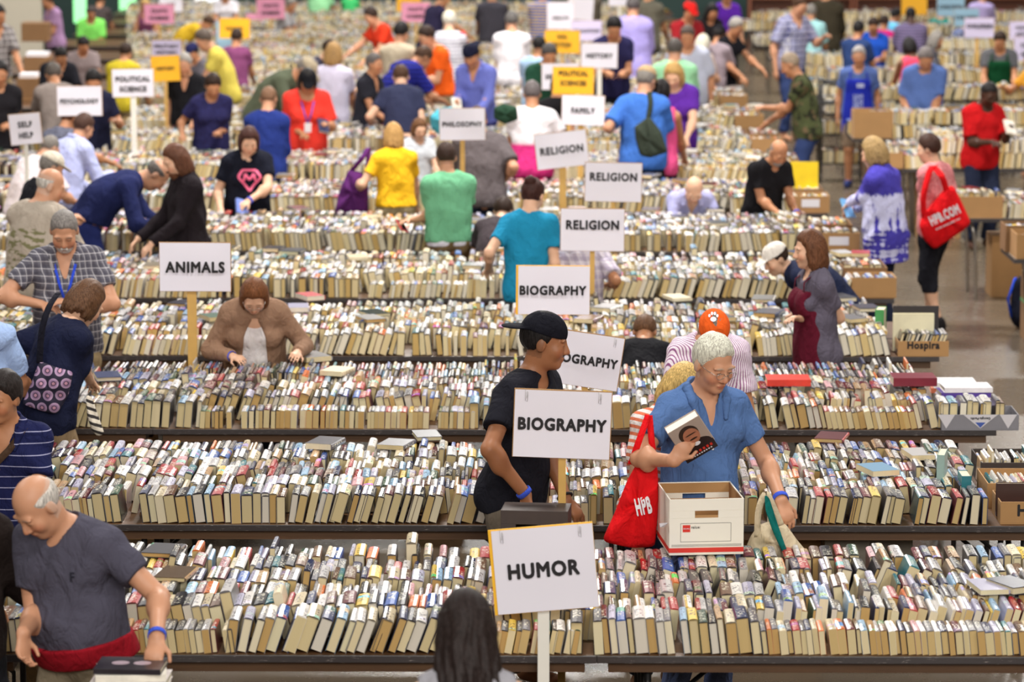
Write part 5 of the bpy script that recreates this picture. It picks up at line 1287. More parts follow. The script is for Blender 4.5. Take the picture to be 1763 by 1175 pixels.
# white lidless storage box standing on the back of the front row
M_WBOX = mat('white_cardboard', (236, 230, 216), .6, var=.03, scale=6)
M_RED = mat('red_print', (214, 48, 34), .6, var=.04)
a = at_y(1152, 952, 15.12)
wb = open_box('white lidless storage box with red band in front of the blue polo man', (a[0], 15.12, .905), .345, .40, .262, R(5.5), M_WBOX, name='storage_box', hole=True)
mi = MB().box((.007, .007, .007), (.338, .0075, .185)).box((.007, .3925, .007), (.338, .393, .185)).box((.0065, .008, .007), (.007, .392, .258)).box((.338, .008, .007), (.3385, .392, .258)).box((.008, .008, .0065), (.337, .392, .007))
for y0 in (.007, .392):
    mi.box((.007, y0, .212), (.338, y0 + .0008, .258))
mi.build('brown_lining', M_CARD, wb)['label'] = 'plain brown inside of the box'
MB().box((-.0005, -.0012, .012), (.3455, -.0003, .034)).box((-.0012, -.0005, .012), (-.0003, .4, .034)).build('red_band', M_RED, wb)
dots = MB()
for r in range(2):
    for i in range(56): dots.box((.012 + i * .0058, -.0012, .040 + r * .0062), (.0148 + i * .0058, -.0004, .0434 + r * .0062))
dots.build('dotted_print', M_BLACK, wb)
fr_ = MB(); x0, x1, z0, z1 = .052, .285, .062, .148
for lo, hi in (((x0, z0), (x1, z0 + .0014)), ((x0, z1), (x1, z1 + .0014)), ((x0, z0), (x0 + .0014, z1)), ((x1, z0), (x1 + .0014, z1))): fr_.box((lo[0], -.0012, lo[1]), (hi[0], -.0003, hi[1]))
fr_.build('label_frame', M_BLACK, wb)
lsq = MB().box((.062, -.0012, .108), (.097, -.0003, .141)).build('red_logo_square', M_RED, wb)
front_text(lsq, 'OfficeMax', .0795, .1245, .03, M_PAPER, bold=.01, name='logo_lettering').location = (0, -.0006, 0)
front_text(wb, 'value:', .122, .131, .042, name='small_lettering', bold=.005)
MB().add([(-.001, .02, .15), (-.05, -.03, .158), (-.045, -.02, .138), (-.02, .04, .125)], [(0, 1, 2, 3)]).add([(-.002, .022, .15), (-.051, -.028, .158), (-.046, -.018, .138), (-.021, .042, .125)], [(3, 2, 1, 0)]).build('torn_paper_tab', M_PAPER, wb)

# hardcover held by the man in blue: plain stylised portrait jacket
def held_book():
    c = at_y(1190, 752, 15.28)
    e = empty('hardcover_book', c); tag(e, 'hardcover with a portrait jacket held up by the man in blue polo', 'book')
    Rm = Matrix.Rotation(R(-31), 4, 'Y') @ Matrix.Rotation(R(36), 4, 'X')
    e.matrix_world = Matrix.Translation(c) @ Rm
    w, h, t, b = .165, .24, .048, .003          # local: x across, z up, y thickness, cover faces -Y
    MB().box((-w / 2, -t / 2, -h / 2), (w / 2, -t / 2 + b, h / 2)).box((-w / 2, t / 2 - b, -h / 2), (w / 2, t / 2, h / 2)).box((-w / 2, -t / 2, -h / 2), (-w / 2 + b, t / 2, h / 2)).build('cover', mat('jacket_grey', (176, 158, 146), .3, var=.1, scale=10), e, .001)
    MB().box((-w / 2 + b, -t / 2 + b, -h / 2 + .004), (w / 2 - .005, t / 2 - b, h / 2 - .004)).build('page_block', mat('pages', (238, 234, 224), .85, var=.05, scale=200), e)
    def disc(name, cx, cz, rx_, rz_, m, y, a0=0, a1=360):
        n = 28; vs = []
        for i in range(n):
            t_ = R(a0 + (a1 - a0) * i / (n - 1 if a1 - a0 < 360 else n)); x, z = cx + rx_ * math.cos(t_), cz + rz_ * math.sin(t_)
            vs.append((max(-w / 2, min(w / 2, x)), y, max(-h / 2, min(h / 2, z))))
        k = len(vs); vs2 = [(x, y - .0003, z) for x, _, z in vs]
        return MB().add(vs + vs2, [tuple(range(k))[::-1]] + [tuple(range(k, 2 * k))] + [(i, (i + 1) % k, k + (i + 1) % k, k + i) for i in range(k)]).build(name, m, e)
    y = -t / 2
    dk = mat('jacket_dark', (38, 26, 30), .3, var=.2)
    MB().box((-w / 2, y - .0004, -h / 2), (w / 2, y, -h * .22)).build('dark_suit_print', dk, e); disc('shoulder_print', .0, -h * .22, .078, .05, dk, y - .0003)
    disc('hair_print', -.002, .045, .048, .058, mat('print_hair', (50, 34, 28), .3), y - .0004)
    disc('face_print', .004, .026, .040, .054, mat('print_skin', (178, 116, 88), .3, var=.25, scale=30), y - .0008)
    disc('moustache_print', .006, .006, .020, .006, mat('print_hair', (50, 34, 28), .3), y - .0012); disc('brow_print', .004, .04, .028, .004, mat('print_hair', (50, 34, 28), .3), y - .0012)
    disc('collar_print', .008, -.034, .016, .012, M_PAPER, y - .0010)
    red = MB()
    for i, x in enumerate(np.linspace(-.06, .055, 7)): red.box((x, y - .0012, -.092), (x + .011, y - .0006, -.076))
    red.build('title_print', M_RED, e)
    wh = MB()
    for i, x in enumerate(np.linspace(-.05, .05, 9)): wh.box((x, y - .0012, -.106), (x + .007, y - .0006, -.099))
    wh.build('byline_print', M_PAPER, e)
held_book()

# the folded carton carried by the man in the cap, resting on the book tops
ca = at_y(862, 932, 15.18)
cb = empty('carton', (ca[0], 15.18, .905), R(-6)); tag(cb, 'dark printed carton with hand hole carried by man in backward cap', 'box')
M_DKBOX = mat('dark_printed_card', (58, 46, 42), .55, var=.35, scale=14)
bx = MB(); w, d, h = .31, .19, .2
bx.box((0, 0, 0), (w, .005, .105)).box((0, 0, .135), (w, .005, h)).box((0, 0, .105), (.07, .005, .135)).box((.17, 0, .105), (w, .005, .135))
bx.box((0, d - .005, 0), (w, d, h)).box((0, .005, 0), (.005, d - .005, h)).box((w - .005, .005, 0), (w, d - .005, h)).box((.005, .005, h - .004), (w - .005, d - .005, h))
bx.build('box_body', M_DKBOX, cb, .001)
MB().box((.012, -.001, .045), (.30, 0, .088)).build('label_strip', M_PAPER, cb); front_text(cb, 'CONTENTS', .21, .072, .075, bold=.02).location = (0, -.0006, 0); front_text(cb, 'Perma', .05, .074, .04, bold=.01).location = (0, -.0006, 0)

# bags: a soft sack grown from its own outline
def sack(name, label, pts, D, thick, m, cat='bag', handles=(), hm=None, sink=0.0, yaw=0.0, group=None, hw=.03):
    P = np.array([at_y(x, y, D) for x, y in pts]); c = P.mean(0)
    e = empty(name, c, yaw); tag(e, label, cat, group)
    o = P - c; n = 64
    # resample the outline smoothly
    seg = np.linalg.norm(np.roll(o, -1, 0) - o, axis=1); cum = np.concatenate([[0], np.cumsum(seg)]); tt = np.linspace(0, cum[-1], n, endpoint=False)
    Q = np.stack([np.interp(tt, cum, np.append(o[:, i], o[0, i])) for i in range(3)], 1)
    for _ in range(2): Q = .5 * Q + .25 * (np.roll(Q, 1, 0) + np.roll(Q, -1, 0))
    rings = [(1.0, .12), (.97, .45), (.88, .72), (.7, .9), (.45, .98), (.2, 1.0)]
    V = []; F = []
    for sgn in (-1, 1):
        base = len(V)
        for s_, th in rings:
            for i in range(n):
                q_ = Q[i]; wv = .012 * math.sin(q_[0] * 31 + q_[2] * 17) * th
                V.append((q_[0] * s_, sgn * thick / 2 * th + wv, q_[2] * s_))
        V.append((0, sgn * thick / 2, 0))
        for r in range(len(rings) - 1):
            for i in range(n):
                a_, b_, c_, d_ = base + r * n + i, base + r * n + (i + 1) % n, base + (r + 1) * n + (i + 1) % n, base + (r + 1) * n + i
                F.append((a_, d_, c_, b_) if sgn < 0 else (a_, b_, c_, d_))
        k = base + (len(rings) - 1) * n
        for i in range(n): F.append((k + i, len(V) - 1, k + (i + 1) % n) if sgn < 0 else (k + i, k + (i + 1) % n, len(V) - 1))
    off = len(rings) * n + 1
    for i in range(n): F.append((i, (i + 1) % n, off + (i + 1) % n, off + i))
    MB().add(V, F, True).build('bag_body', m, e)
    for hd in handles:
        pw = [np.array(at_y(x, y, D + dd)) - c for x, y, dd in hd]
        tt = np.linspace(0, len(pw) - 1, 24); cs = []
        for t_ in tt:
            i = min(int(t_), len(pw) - 2); u = t_ - i; p0, p1, p2, p3 = pw[max(i - 1, 0)], pw[i], pw[i + 1], pw[min(i + 2, len(pw) - 1)]
            cs.append(.5 * ((2 * p1) + (-p0 + p2) * u + (2 * p0 - 5 * p1 + 4 * p2 - p3) * u * u + (-p0 + 3 * p1 - 3 * p2 + p3) * u ** 3))
        MB().strip(cs, hw, .004, (1, 0, .2)).build('handle', hm or m, e)
    return e, c
M_REDBAG = cloth((222, 24, 30)); M_CANVAS = cloth((206, 190, 160)); M_GREENSTRAP = cloth((20, 110, 104))
e, c = sack('tote_bag', 'red tote bag with white letters hanging behind the dark carton', [(1098, 795), (1118, 790), (1132, 800), (1134, 860), (1128, 942), (1085, 944), (1036, 932), (1060, 880), (1078, 832)], 15.5, .09, M_REDBAG, handles=[[(1086, 800, 0), (1100, 760, -.03), (1116, 715, .05)], [(1126, 800, 0), (1122, 760, 0), (1118, 716, .06)]])
lettering('HPB', Matrix.Translation((.028, -.055, -.01)) @ Matrix.Rotation(R(-12), 4, 'Y') , e, M_PAPER, width=.075, height=.085)
lettering('New bargains daily', Matrix.Translation((.03, -.054, -.075)) @ Matrix.Rotation(R(32), 4, 'Y'), e, M_PAPER, width=.08) if False else None
sack('canvas_bag', 'beige canvas bag with teal straps behind the front row', [(1292, 925), (1306, 905), (1330, 898), (1352, 902), (1372, 930), (1392, 954), (1370, 962), (1300, 962), (1282, 950)], 15.46, .12, M_CANVAS,
     handles=[[(1304, 925, -.05), (1306, 880, -.06), (1318, 851, -.05), (1330, 870, -.05), (1345, 905, -.04)]])
sack('strap_loop', 'pair of teal webbing straps looped over the beige canvas bag', [(1316, 852), (1324, 856), (1338, 900), (1352, 940), (1357, 952), (1348, 954), (1330, 915), (1318, 880)], 15.36, .012, M_GREENSTRAP, cat='strap')
def pattern_mat():
    t = NT('medallion_print'); v = t.map(t.coord(), (14.5, 14.5, 14.5)); x, y, z = t.sep(v)
    row = t.math('FLOOR', z); xs = t.math('ADD', x, t.math('MULTIPLY', row, .5))
    dx = t.math('SUBTRACT', t.math('FRACT', t.math('ADD', xs, 40)), .5); dz = t.math('SUBTRACT', t.math('FRACT', t.math('ADD', z, 40)), .5)
    r = t.math('SQRT', t.math('ADD', t.math('MULTIPLY', dx, dx), t.math('MULTIPLY', dz, dz)))
    c = t.mix(t.math('LESS_THAN', r, .42), lin((34, 30, 52)), lin((176, 146, 176))); c = t.mix(t.math('LESS_THAN', r, .30), c, lin((150, 116, 150))); c = t.mix(t.math('LESS_THAN', r, .2), c, lin((46, 38, 62))); c = t.mix(t.math('LESS_THAN', r, .13), c, lin((190, 140, 160)))
    t.set(Base_Color=c, Roughness=.8); return t.m
sack('shoulder_bag', 'navy shoulder bag with lilac medallion print on the woman in navy tee', [(68, 622), (100, 634), (126, 640), (118, 680), (98, 714), (66, 706), (38, 696), (54, 660)], 18.42, .08, pattern_mat(), handles=[[(68, 626, 0), (72, 570, -.04), (84, 530, -.02), (100, 505, .08)]], hm=cloth((30, 30, 40)), hw=.035)
sack('striped_bag', 'white and black striped bag hanging beside khaki trousers', [(148, 682), (156, 680), (170, 720), (180, 748), (168, 752), (158, 740), (150, 715)], 18.5, .05, cloth((226, 216, 200), 'slantstripe', (60, 56, 56)))
e, c = sack('tote_bag', 'large red tote with white lettering on the woman walking the aisle', [(1588, 372), (1622, 330), (1640, 318), (1652, 340), (1672, 384), (1660, 396), (1608, 430), (1590, 412), (1582, 388)], 27.5, .14, M_REDBAG, handles=[[(1592, 380, 0), (1590, 340, -.05), (1602, 292, .02), (1612, 285, .1)], [(1630, 330, 0), (1622, 305, -.06), (1608, 288, .05)]], hw=.05)
lettering('HPB.COM', Matrix.Translation((.0, -.085, .03)) @ Matrix.Rotation(R(-25), 4, 'Y'), e, M_PAPER, width=.26, height=.085)
lettering('WE BUY BOOKS EVERY DAY', Matrix.Translation((.03, -.085, -.045)) @ Matrix.Rotation(R(-25), 4, 'Y'), e, M_PAPER, width=.22, name='small_lettering')
sack('shoulder_bag', 'purple shoulder bag on the woman in yellow tee', [(600, 292), (622, 296), (634, 310), (634, 366), (610, 374), (576, 366), (584, 330), (594, 306)], 29.3, .12, cloth((96, 44, 108)), handles=[[(602, 298, 0), (624, 272, -.05), (634, 256, .02), (632, 300, -.04)]], hw=.04)
sack('messenger_bag', 'dark olive messenger bag on the man in bright blue tee', [(1092, 218), (1118, 200), (1138, 226), (1150, 262), (1120, 272), (1102, 268), (1094, 240)], 31.4, .10, cloth((58, 66, 56)), handles=[[(1116, 206, 0), (1120, 180, 0), (1118, 158, .05)]], hw=.05)
sack('red_bag', 'red bag with white lettering held by the person in white hat', [(774, 60), (800, 52), (810, 84), (798, 104), (776, 100)], 43.4, .12, M_REDBAG)
sack('green_bag', 'dark green bag on books left of the pink dip-dyed tee', [(850, 186), (866, 178), (890, 184), (892, 206), (870, 214), (850, 204)], 31.0, .2, cloth((38, 64, 48)))
sack('turquoise_bag', 'turquoise bag beside the PHILOSOPHY sign', [(740, 200), (756, 186), (780, 184), (786, 230), (760, 236), (742, 220)], 30.2, .2, cloth((80, 170, 190)))
# ------------------------------------------------------------------ prints, aprons and packs worn by people
def decal(P, V, F, name, m, c, back=False, garm='shirt', off=.004, side=1):
    """lays flat figures (x,z around c in chest coordinates) onto the garment"""
    vs = []; d = P['Fb'].v(0, 1, 0) * (-1 if back else 1)
    for v in V:
        p0 = P['Fb'](c[0] + v[0], 0, c[1] + v[2]); q_ = P['on_surf'](p0, d, garm, off)
        if q_ is None: q_ = p0 - d * .14
        vs.append(q_)
    return MB().add(vs, F).build(name, m, P['OBJ'].get(garm, P['e']))
def grid_poly(edges, w, n=10):
    """thick polyline strokes as small quads"""
    V = []; F = []
    for (a, b) in edges:
        a, b = np.array(a, float), np.array(b, float); d = unit(b - a); nn = np.array([-d[1], d[0]]) * w / 2
        for i in range(n):
            p, q_ = a + (b - a) * i / n, a + (b - a) * (i + 1) / n; k = len(V)
            for r in (p - nn, q_ - nn, q_ + nn, p + nn): V.append((r[0], 0, r[1]))
            F.append((k, k + 1, k + 2, k + 3))
    return V, F
M_PINK = mat('pink_print', (250, 110, 150), .6, var=.02)
dia = [(-.105, .035), (-.06, .085), (.06, .085), (.105, .035), (0, -.095)]
V, F = grid_poly([(dia[i], dia[(i + 1) % 5]) for i in range(5)] + [((-.055, -.005), (-.04, .055)), ((-.04, .055), (0, .0)), ((0, .0), (.04, .055)), ((.04, .055), (.055, -.005))], .022)
decal(P_MSH, V, F, 'pink_emblem', M_PINK, (0, 1.27), off=.006)
tv, tf = text_mesh('F', height=.036, bold=.02); decal(P_BALD, tv, tf, 'chest_lettering', mat('navy_thread', (24, 24, 40), .7), (.085, 1.32))
# white paw on the orange cap
def paw():
    P = P_PAW; V = []; F = []
    for cx, cz, rx_, rz_ in ((0, -.012, .017, .014), (-.022, .008, .0065, .009), (-.008, .02, .0065, .01), (.008, .02, .0065, .01), (.022, .008, .0065, .009)):
        k = len(V); n = 12
        for i in range(n): V.append((cx + rx_ * math.cos(2 * math.pi * i / n), cz + rz_ * math.sin(2 * math.pi * i / n)))
        F.append(tuple(range(k, k + n)))
    up = P['Fh'].v(0, 0, 1); fw = P['RW'].T @ (np.array([0, 0, HC]) - P['world'](P['hc'])); fw = unit(fw); rt = unit(np.cross(np.array([0, 0, 1.]), -fw)) * -1; rt = unit(np.cross(fw, np.array([0, 0, 1.]))) * -1; u2 = np.cross(fw, rt); u2 = u2 if u2[2] > 0 else -u2
    vs = []
    for x, z in V:
        q_ = P['on_surf'](P['hc'] + np.array([0, 0, .03]) + rt * x + u2 * (z + .055), -fw, 'cap', .008); vs.append(q_ if q_ is not None else P['hc'] + fw * .12 + rt * x + u2 * z)
    MB().add(vs, F).build('paw_emblem', M_PAPER, P['OBJ'].get('cap', P['e']))
paw()
bt_v = []; bt_f = []
for z in (0, -.032):
    k = len(bt_v)
    for i in range(10): bt_v.append((.0055 * math.cos(i * .628), 0, z + .0055 * math.sin(i * .628)))
    bt_f.append(tuple(range(k, k + 10)))
decal(P_BLUE, bt_v, bt_f, 'placket_buttons', M_PAPER, (0, 1.275))
def apron(P, rgb, ztop=1.36, zbot=.66, hw=.17, printm=False, name='apron', strap=True):
    Fa, Fb, Fp, fx = P['Fa'], P['Fb'], P['Fp'], P['fx']
    def fn(f):
        P['torso'](f, .036, .06); f.cone(Fp(0, -.01, .70), Fa(0, 0, 1.1), .20 * fx, .18 * fx, .05, (Fp.v(0, 1, 0), .8))
        f.after = [(Fa(0, -.015, 1.1), Fa.v(0, 1, 0)), (Fb(0, 0, ztop), Fb.v(0, 0, 1)), (Fp(0, 0, zbot), -Fp.v(0, 0, 1)), (Fa(hw, 0, 1.1), Fa.v(1, 0, .1)), (Fa(-hw, 0, 1.1), Fa.v(-1, 0, .1))]
    P['garment'](name, fn, cloth(rgb), .0015)
    if strap:
        for sd in (-1, 1): MB().strip([Fb(sd * .05, .06, 1.49), Fb(sd * .08, 0, 1.49), Fb(sd * .10, -.1, 1.42), P['on_front'](sd * .11, ztop - .02, .012)], .02, .003, Fb.v(1, 0, 0)).build('apron_strap', cloth(rgb), P['OBJ'][name])
    if printm:
        V, F = grid_poly([((-.06, .0), (.06, .0))], .20, 12); decal(P, V, F, 'apron_print', cloth((150, 158, 206), 'mottle', (50, 60, 150)), (0, 1.08), garm=name, off=.006)
        V, F = grid_poly([((-.04, .0), (.05, .0))], .05, 8); decal(P, V, F, 'apron_logo', cloth((190, 196, 224)), (.02, 1.29), garm=name, off=.006)
APR = [p for p in ALLP if p['e']['label'].endswith('apron standing in aisle')][0]
apron(APR, (36, 48, 168), printm=True)
apron(P_APR, (92, 22, 40), zbot=.70)
apron([p for p in ALLP if p['e']['label'] == 'dark-haired person in grey tee and green apron'][0], (16, 70, 40))
def packf(f):
    P = P_BALD; P['torso'](f, .034, .05)
    f.after = [(P['Fp'](0, 0, 1.0), P['Fp'].v(-.1, 0, 1)), (P['Fp'](0, 0, .90), -P['Fp'].v(-.1, 0, 1))]
P_BALD['garment']('waist_pack', packf, cloth((150, 22, 36)), .001)
def inkf(f):
    P = P_GRN; P['torso'](f, .015, .05); f.after = [(P['Fp'](0, 0, .95), P['Fp'].v(0, 0, 1)), (P['Fp'](0, 0, .895), -P['Fp'].v(0, 0, 1))]
P_GRN['garment']('undershirt', inkf, cloth((226, 222, 232)), .001)
# straps across bodies
def strap(P, pts, m, w=.035, name='bag_strap'):
    MB().strip([P['Fb'](*p) for p in pts], w, .004, P['Fb'].v(1, 0, 0)).build(name, m, P['e'])
strap(P_PIN, [(.12, .06, 1.46), (.10, -.03, 1.47), (.04, -.125, 1.38), (-.06, -.14, 1.28), (-.15, -.11, 1.14)], cloth((70, 52, 40)))
# phone in the green tee man's hand, wristwatch of the man in the cap
def at_hand(P, sd, build, name, label, cat):
    hnd = P['hands'][sd]; c = P['world'](hnd['grip']); e = empty(name, c, 0); tag(e, label, cat); build(e); return e
hd = P_GRN['hands'][1]
def ph(e):
    MB().box((-.036, -.075, -.006), (.036, .075, .006)).build('phone_case', mat('red_case', (190, 30, 40), .4), e, .002); MB().box((-.032, -.07, .006), (.032, .07, .0075)).build('screen', mat('dark_glass', (20, 20, 26), .1), e)
at_hand(P_GRN, 1, ph, 'phone', 'phone in a red case held out by the green tee man', 'phone').rotation_euler = (.5, .4, .6)
def bk(rgb):
    def f(e):
        MB().box((-.055, -.085, -.012), (.055, .085, -.009)).box((-.055, -.085, .009), (.055, .085, .012)).box((-.055, -.085, -.009), (-.052, .085, .009)).build('cover', mat('cover_card', rgb, .3, var=.2), e); MB().box((-.052, -.081, -.009), (.052, .081, .009)).build('page_block', M_PAG_X, e)
    return f
M_PAG_X = mat('pages', (230, 220, 196), .85, var=.05, scale=200)
at_hand(P_MSH, 1, bk((110, 130, 200)), 'paperback_book', 'blue paperback in the hand of the woman with pink letter M', 'book').rotation_euler = (.9, .3, .5)
at_hand(P_TIE, 1, bk((120, 180, 230)), 'paperback_book', 'light blue book held by the woman in tie-dye tunic', 'book').rotation_euler = (1.0, .2, .9)
for lab, rgb, l2 in (('person in red tee holding a book near right edge', (236, 226, 214), 'pale book in the hand of the person in red tee'), ('man in blue dress shirt and dark knit cap holding books', (226, 222, 210), 'white book in the hands of the man in dark knit cap'),
                     ('woman in red top and black visor with lanyard', (60, 60, 90), 'dark book held by the woman in black visor')):
    P = [p for p in ALLP if p['e']['label'] == lab][0]; at_hand(P, 1 if 'red' in lab else -1, bk(rgb), 'paperback_book', l2, 'book').rotation_euler = (.8, .2, .4)
visor = [p for p in ALLP if 'visor' in p['e']['label']][0]
def watch():
    h_ = P_CAP['hands'][1]; d = unit(h_['wr'] - h_['el']); c0 = h_['wr'] - d * .02; a = unit(np.cross(d, (0, 0, 1))); b = np.cross(d, a); m = MB()
    m.tube([c0 + (a * math.cos(t) + b * math.sin(t)) * .032 for t in np.linspace(0, 2 * math.pi, 20)], .007, 6); m.build('wristwatch', M_BLACK, P_CAP['e'])
watch()
# pile of books under the bald man's hand
c0 = at_y(226, 1172, 12.62)
zs = .905
for i, (w, d, t, rgb, yw, lab) in enumerate(((.30, .23, .035, (226, 220, 206), .05, 'lowest white-edged book of the pile under the bald man’s hand'), (.29, .22, .03, (210, 200, 196), -.04, 'middle book of the pile under the bald man’s hand'), (.27, .20, .028, (230, 224, 210), .1, 'upper pale book of the pile under the bald man’s hand'), (.26, .19, .022, (34, 28, 36), -.06, 'black-covered picture book topping the pile under the bald man’s hand'))):
    lying(lab.replace('’', "'"), (c0[0], 12.62, zs + .02), w, d, t, yw, rgb, group='pile under the bald man\'s hand'); zs += t + .001
tp = MB(); 
for cx, rx_ in ((-.04, .035), (.045, .035)):
    tp.add([(cx + rx_ * math.cos(a), .0 + .03 * math.sin(a), 0) for a in np.linspace(0, 2 * math.pi, 16, endpoint=False)], [tuple(range(16))])
o = tp.build('oval_prints', mat('cover_print', (170, 150, 160), .3, var=.5, scale=60), bpy.data.objects[[x.name for x in bpy.data.objects if x.get('label', '').startswith('black-covered picture')][0]]); o.location = (0, 0, .0226)

# ------------------------------------------------------------------ row ends: boxes with books, stacks
def boxed(label, px, pyb, D, wpx, hpx, d=.3, text=None, flip=False, m=None, yaw=0, z=None, name='cardboard_box', tx=.5, tz=.5, tw=.5, fill=True, group=None, thin=False):
    a = at_y(px, pyb, D); sc = scale_at(D); w, h = wpx / sc, hpx / sc
    z = TZ + .001 if z is None else z
    e = open_box(label, (a[0], D, z), w, d, h, R(yaw), m, name, group)
    if text: front_text(e, text, w * tx, h * tz, w * tw, flip=flip)
    if fill:
        zz = z + .007; gen_line(90, 1, a[0] + .012, a[0] + w - .03, D + .03, z=zz, thin=thin)
        if d > .5: gen_line(90, 1, a[0] + .012, a[0] + w - .03, D + .03 + .26, z=zz)
    return e
boxed('cardboard box with dark lettering cut by the right edge', 1722, 899, row_y(1) - .0 + .02, 140, 40, d=.3, text='Hospira', tx=.52, tz=.55, tw=.62, fill=False)
boxed('cardboard box with dark lettering at the end of the fourth row', 1546, 612, row_y(3) - .01, 88, 27, text='Hospira', tw=.64, tz=.68, d=.34, thin=True)
M_GPB = mat('grey_printed_card', (128, 126, 132), .6, var=.06)
gp = boxed('grey printed tray with upside-down lettering holding books at the third row end', 1621, 742, row_y(2) - .03, 134, 28, text='Georgia-Pacific', flip=True, m=M_GPB, tx=.5, tz=.78, tw=.26, d=.3, name='tray')
M_TRI = mat('pale_print', (206, 202, 206), .6, var=.03); M_BLUEP = mat('blue_print', (60, 84, 160), .6)
tri = MB(); Wd = 134 / scale_at(row_y(2)); Hh = 28 / scale_at(row_y(2))
for cx, ww in ((.06, .10), (.5, .2), (.86, .1)):
    x = cx * Wd; tri.add([(x - ww / 2, -.0008, Hh), (x + ww / 2, -.0008, Hh), (x, -.0008, .012)], [(0, 2, 1)])
tri.build('triangle_print', M_TRI, gp)
x = .5 * Wd; MB().add([(x - .03, -.0012, .048), (x + .03, -.0012, .048), (x, -.0012, .016)], [(0, 2, 1)]).build('logo_print', M_BLUEP, gp)
# flat stacks at the third row end
for i, (x0, x1, y, rgb, lab) in enumerate(((1630, 1728, 672, (84, 44, 150), 'big purple book lying across the third row end'), (1648, 1742, 666, (120, 88, 60), 'brown book behind the purple one at the third row end'))):
    pass
def flatstack(cx, D, z0, items, grp, where):
    z = z0
    for i, (w, t, rgb, cn) in enumerate(items):
        lying(f'{cn} lying flat, {"lowest" if i == 0 else "topmost" if i == len(items) - 1 else ORD[i] + " from below"} of the stack {where}', (cx + rng.uniform(-.01, .01), D, z), w, .2, t, rng.uniform(-.06, .06), rgb, group=grp)
        z += t + .0008
yr2 = row_y(2)
cx2 = at_y(1668, 690, yr2 + .42)[0]
flatstack(cx2, yr2 + .42, TZ + .002, [(.34, .04, (110, 96, 84), 'brown book'), (.34, .045, (88, 44, 150), 'purple book')], 'flat books at the third row end', 'just behind the grey tray')
flatstack(cx2 + .02, yr2 + .75, TZ + .002, [(.32, .04, (60, 44, 40), 'dark book'), (.33, .03, (222, 214, 200), 'cream book'), (.3, .03, (84, 60, 150), 'violet book'), (.29, .03, (232, 228, 230), 'white book')], 'flat books at the third row end', 'farther behind the grey tray')
flatstack(cx2 + .0, yr2 + 1.08, TZ + .002, [(.28, .04, (150, 150, 150), 'grey book'), (.3, .03, (216, 120, 90), 'salmon book'), (.26, .035, (236, 234, 236), 'white book')], 'flat books at the third row end', 'at far corner of third row')
lying('long maroon album lying across the third row spines', (at_y(1572, 652, yr2 + .62)[0], yr2 + .62, TZ + .165), .26, .2, .05, .02, (120, 26, 46))
lying('red-edged picture book lying on third row near striped shirt', (at_y(1356, 655, yr2 + .62)[0], yr2 + .62, TZ + .165), .26, .2, .04, .0, (216, 60, 44))
def standing(label, cx, cy_b, D, w, h, t, yaw, rgb, z=None, pg=(214, 204, 178), lean=0):
    p = at_y(cx, cy_b, D); M = Matrix.Translation((p[0], D, TZ + .003 if z is None else z)) @ Matrix.Rotation(R(yaw), 4, 'Z') @ Matrix.Rotation(R(lean), 4, 'X')
    m = MB().box((-w / 2, -t / 2, 0), (w / 2, -t / 2 + .003, h)).box((-w / 2, t / 2 - .003, 0), (w / 2, t / 2, h)).box((-w / 2, -t / 2 + .003, 0), (-w / 2 + .003, t / 2 - .003, h))
    o = m.build('book', mat('cover_card', rgb, .35, var=.15, scale=12), None, .001); o.matrix_world = M
    MB().box((-w / 2 + .004, -t / 2 + .003, .003), (w / 2 - .004, t / 2 - .003, h - .004)).build('page_block', mat('pages', pg, .85, var=.06, scale=200), o)
    tag(o, label, 'book'); return o
standing('tall pale green album standing upright near the second row end', 1622, 800, row_y(1) + .55, .2, .27, .04, 78, (150, 176, 168), z=TZ + .003)
standing('large cream album standing in the lettered box of the fourth row', 1572, 590, row_y(3) + .19, .27, .25, .03, 0, (226, 218, 184), z=TZ + .009)
standing('dark portfolio standing behind the cream album', 1576, 590, row_y(3) + .25, .30, .29, .02, 0, (44, 38, 40), z=TZ + .009)
standing('framed dark picture standing in the second row box', 1752, 866, row_y(1) + .14, .22, .17, .03, 0, (64, 40, 34), z=TZ + .02)
standing('teal hardcover standing upright in the second row', 1660, 850, row_y(1) + .33, .05, .2, .16, 0, (40, 120, 130), z=TZ + .003)
boxed('cardboard box of records behind the framed picture in second row', 1700, 850, row_y(1) + .42, 150, 44, d=.4, thin=True)
boxed('dark tray of books at the far right of the second row', 1690, 790, row_y(1) + .95, 150, 44, d=.4, m=M_DKBOX, thin=True)
# boxes at the further row ends
for k, (pxl, w, lab, txt) in {4: (1505, 58, 'cardboard box of books beside the bent navy polo man', None), 5: (1440, 60, 'cardboard box with white label at the sixth row end', 'lab'), 6: (1386, 58, 'cardboard box with white label near grey-bearded man', 'lab'),
                              7: (1362, 44, 'cardboard box in front of a yellow poster', None), 8: (1330, 40, 'cardboard box at the ninth row end', None), 9: (1300, 40, 'cardboard box at the tenth row end', None), 10: (1276, 38, 'cardboard box at the eleventh row end', None)}.items():
    D = row_y(k) + .03; a = (2.23, D)
    e = open_box(lab, (2.49, D, TZ + .001), .33, .33, .15, 0, M_CARD)
    gen_line(90, 1, 2.505, 2.79, D + .04, z=TZ + .008)
    if txt: MB().box((.08, -.0015, .05), (.24, -.0004, .12)).build('paper_label', M_PAPER, e)
    e2 = open_box(lab.replace('cardboard box', 'second cardboard box').replace(' in front of', ' behind the one in front of') + ', farther back', (2.49, D + .62, TZ + .001), .33, .5, .14, 0, M_CARD_D)
    gen_line(90, 1, 2.505, 2.79, D + .66, z=TZ + .008); gen_line(90, 1, 2.505, 2.79, D + .90, z=TZ + .008)
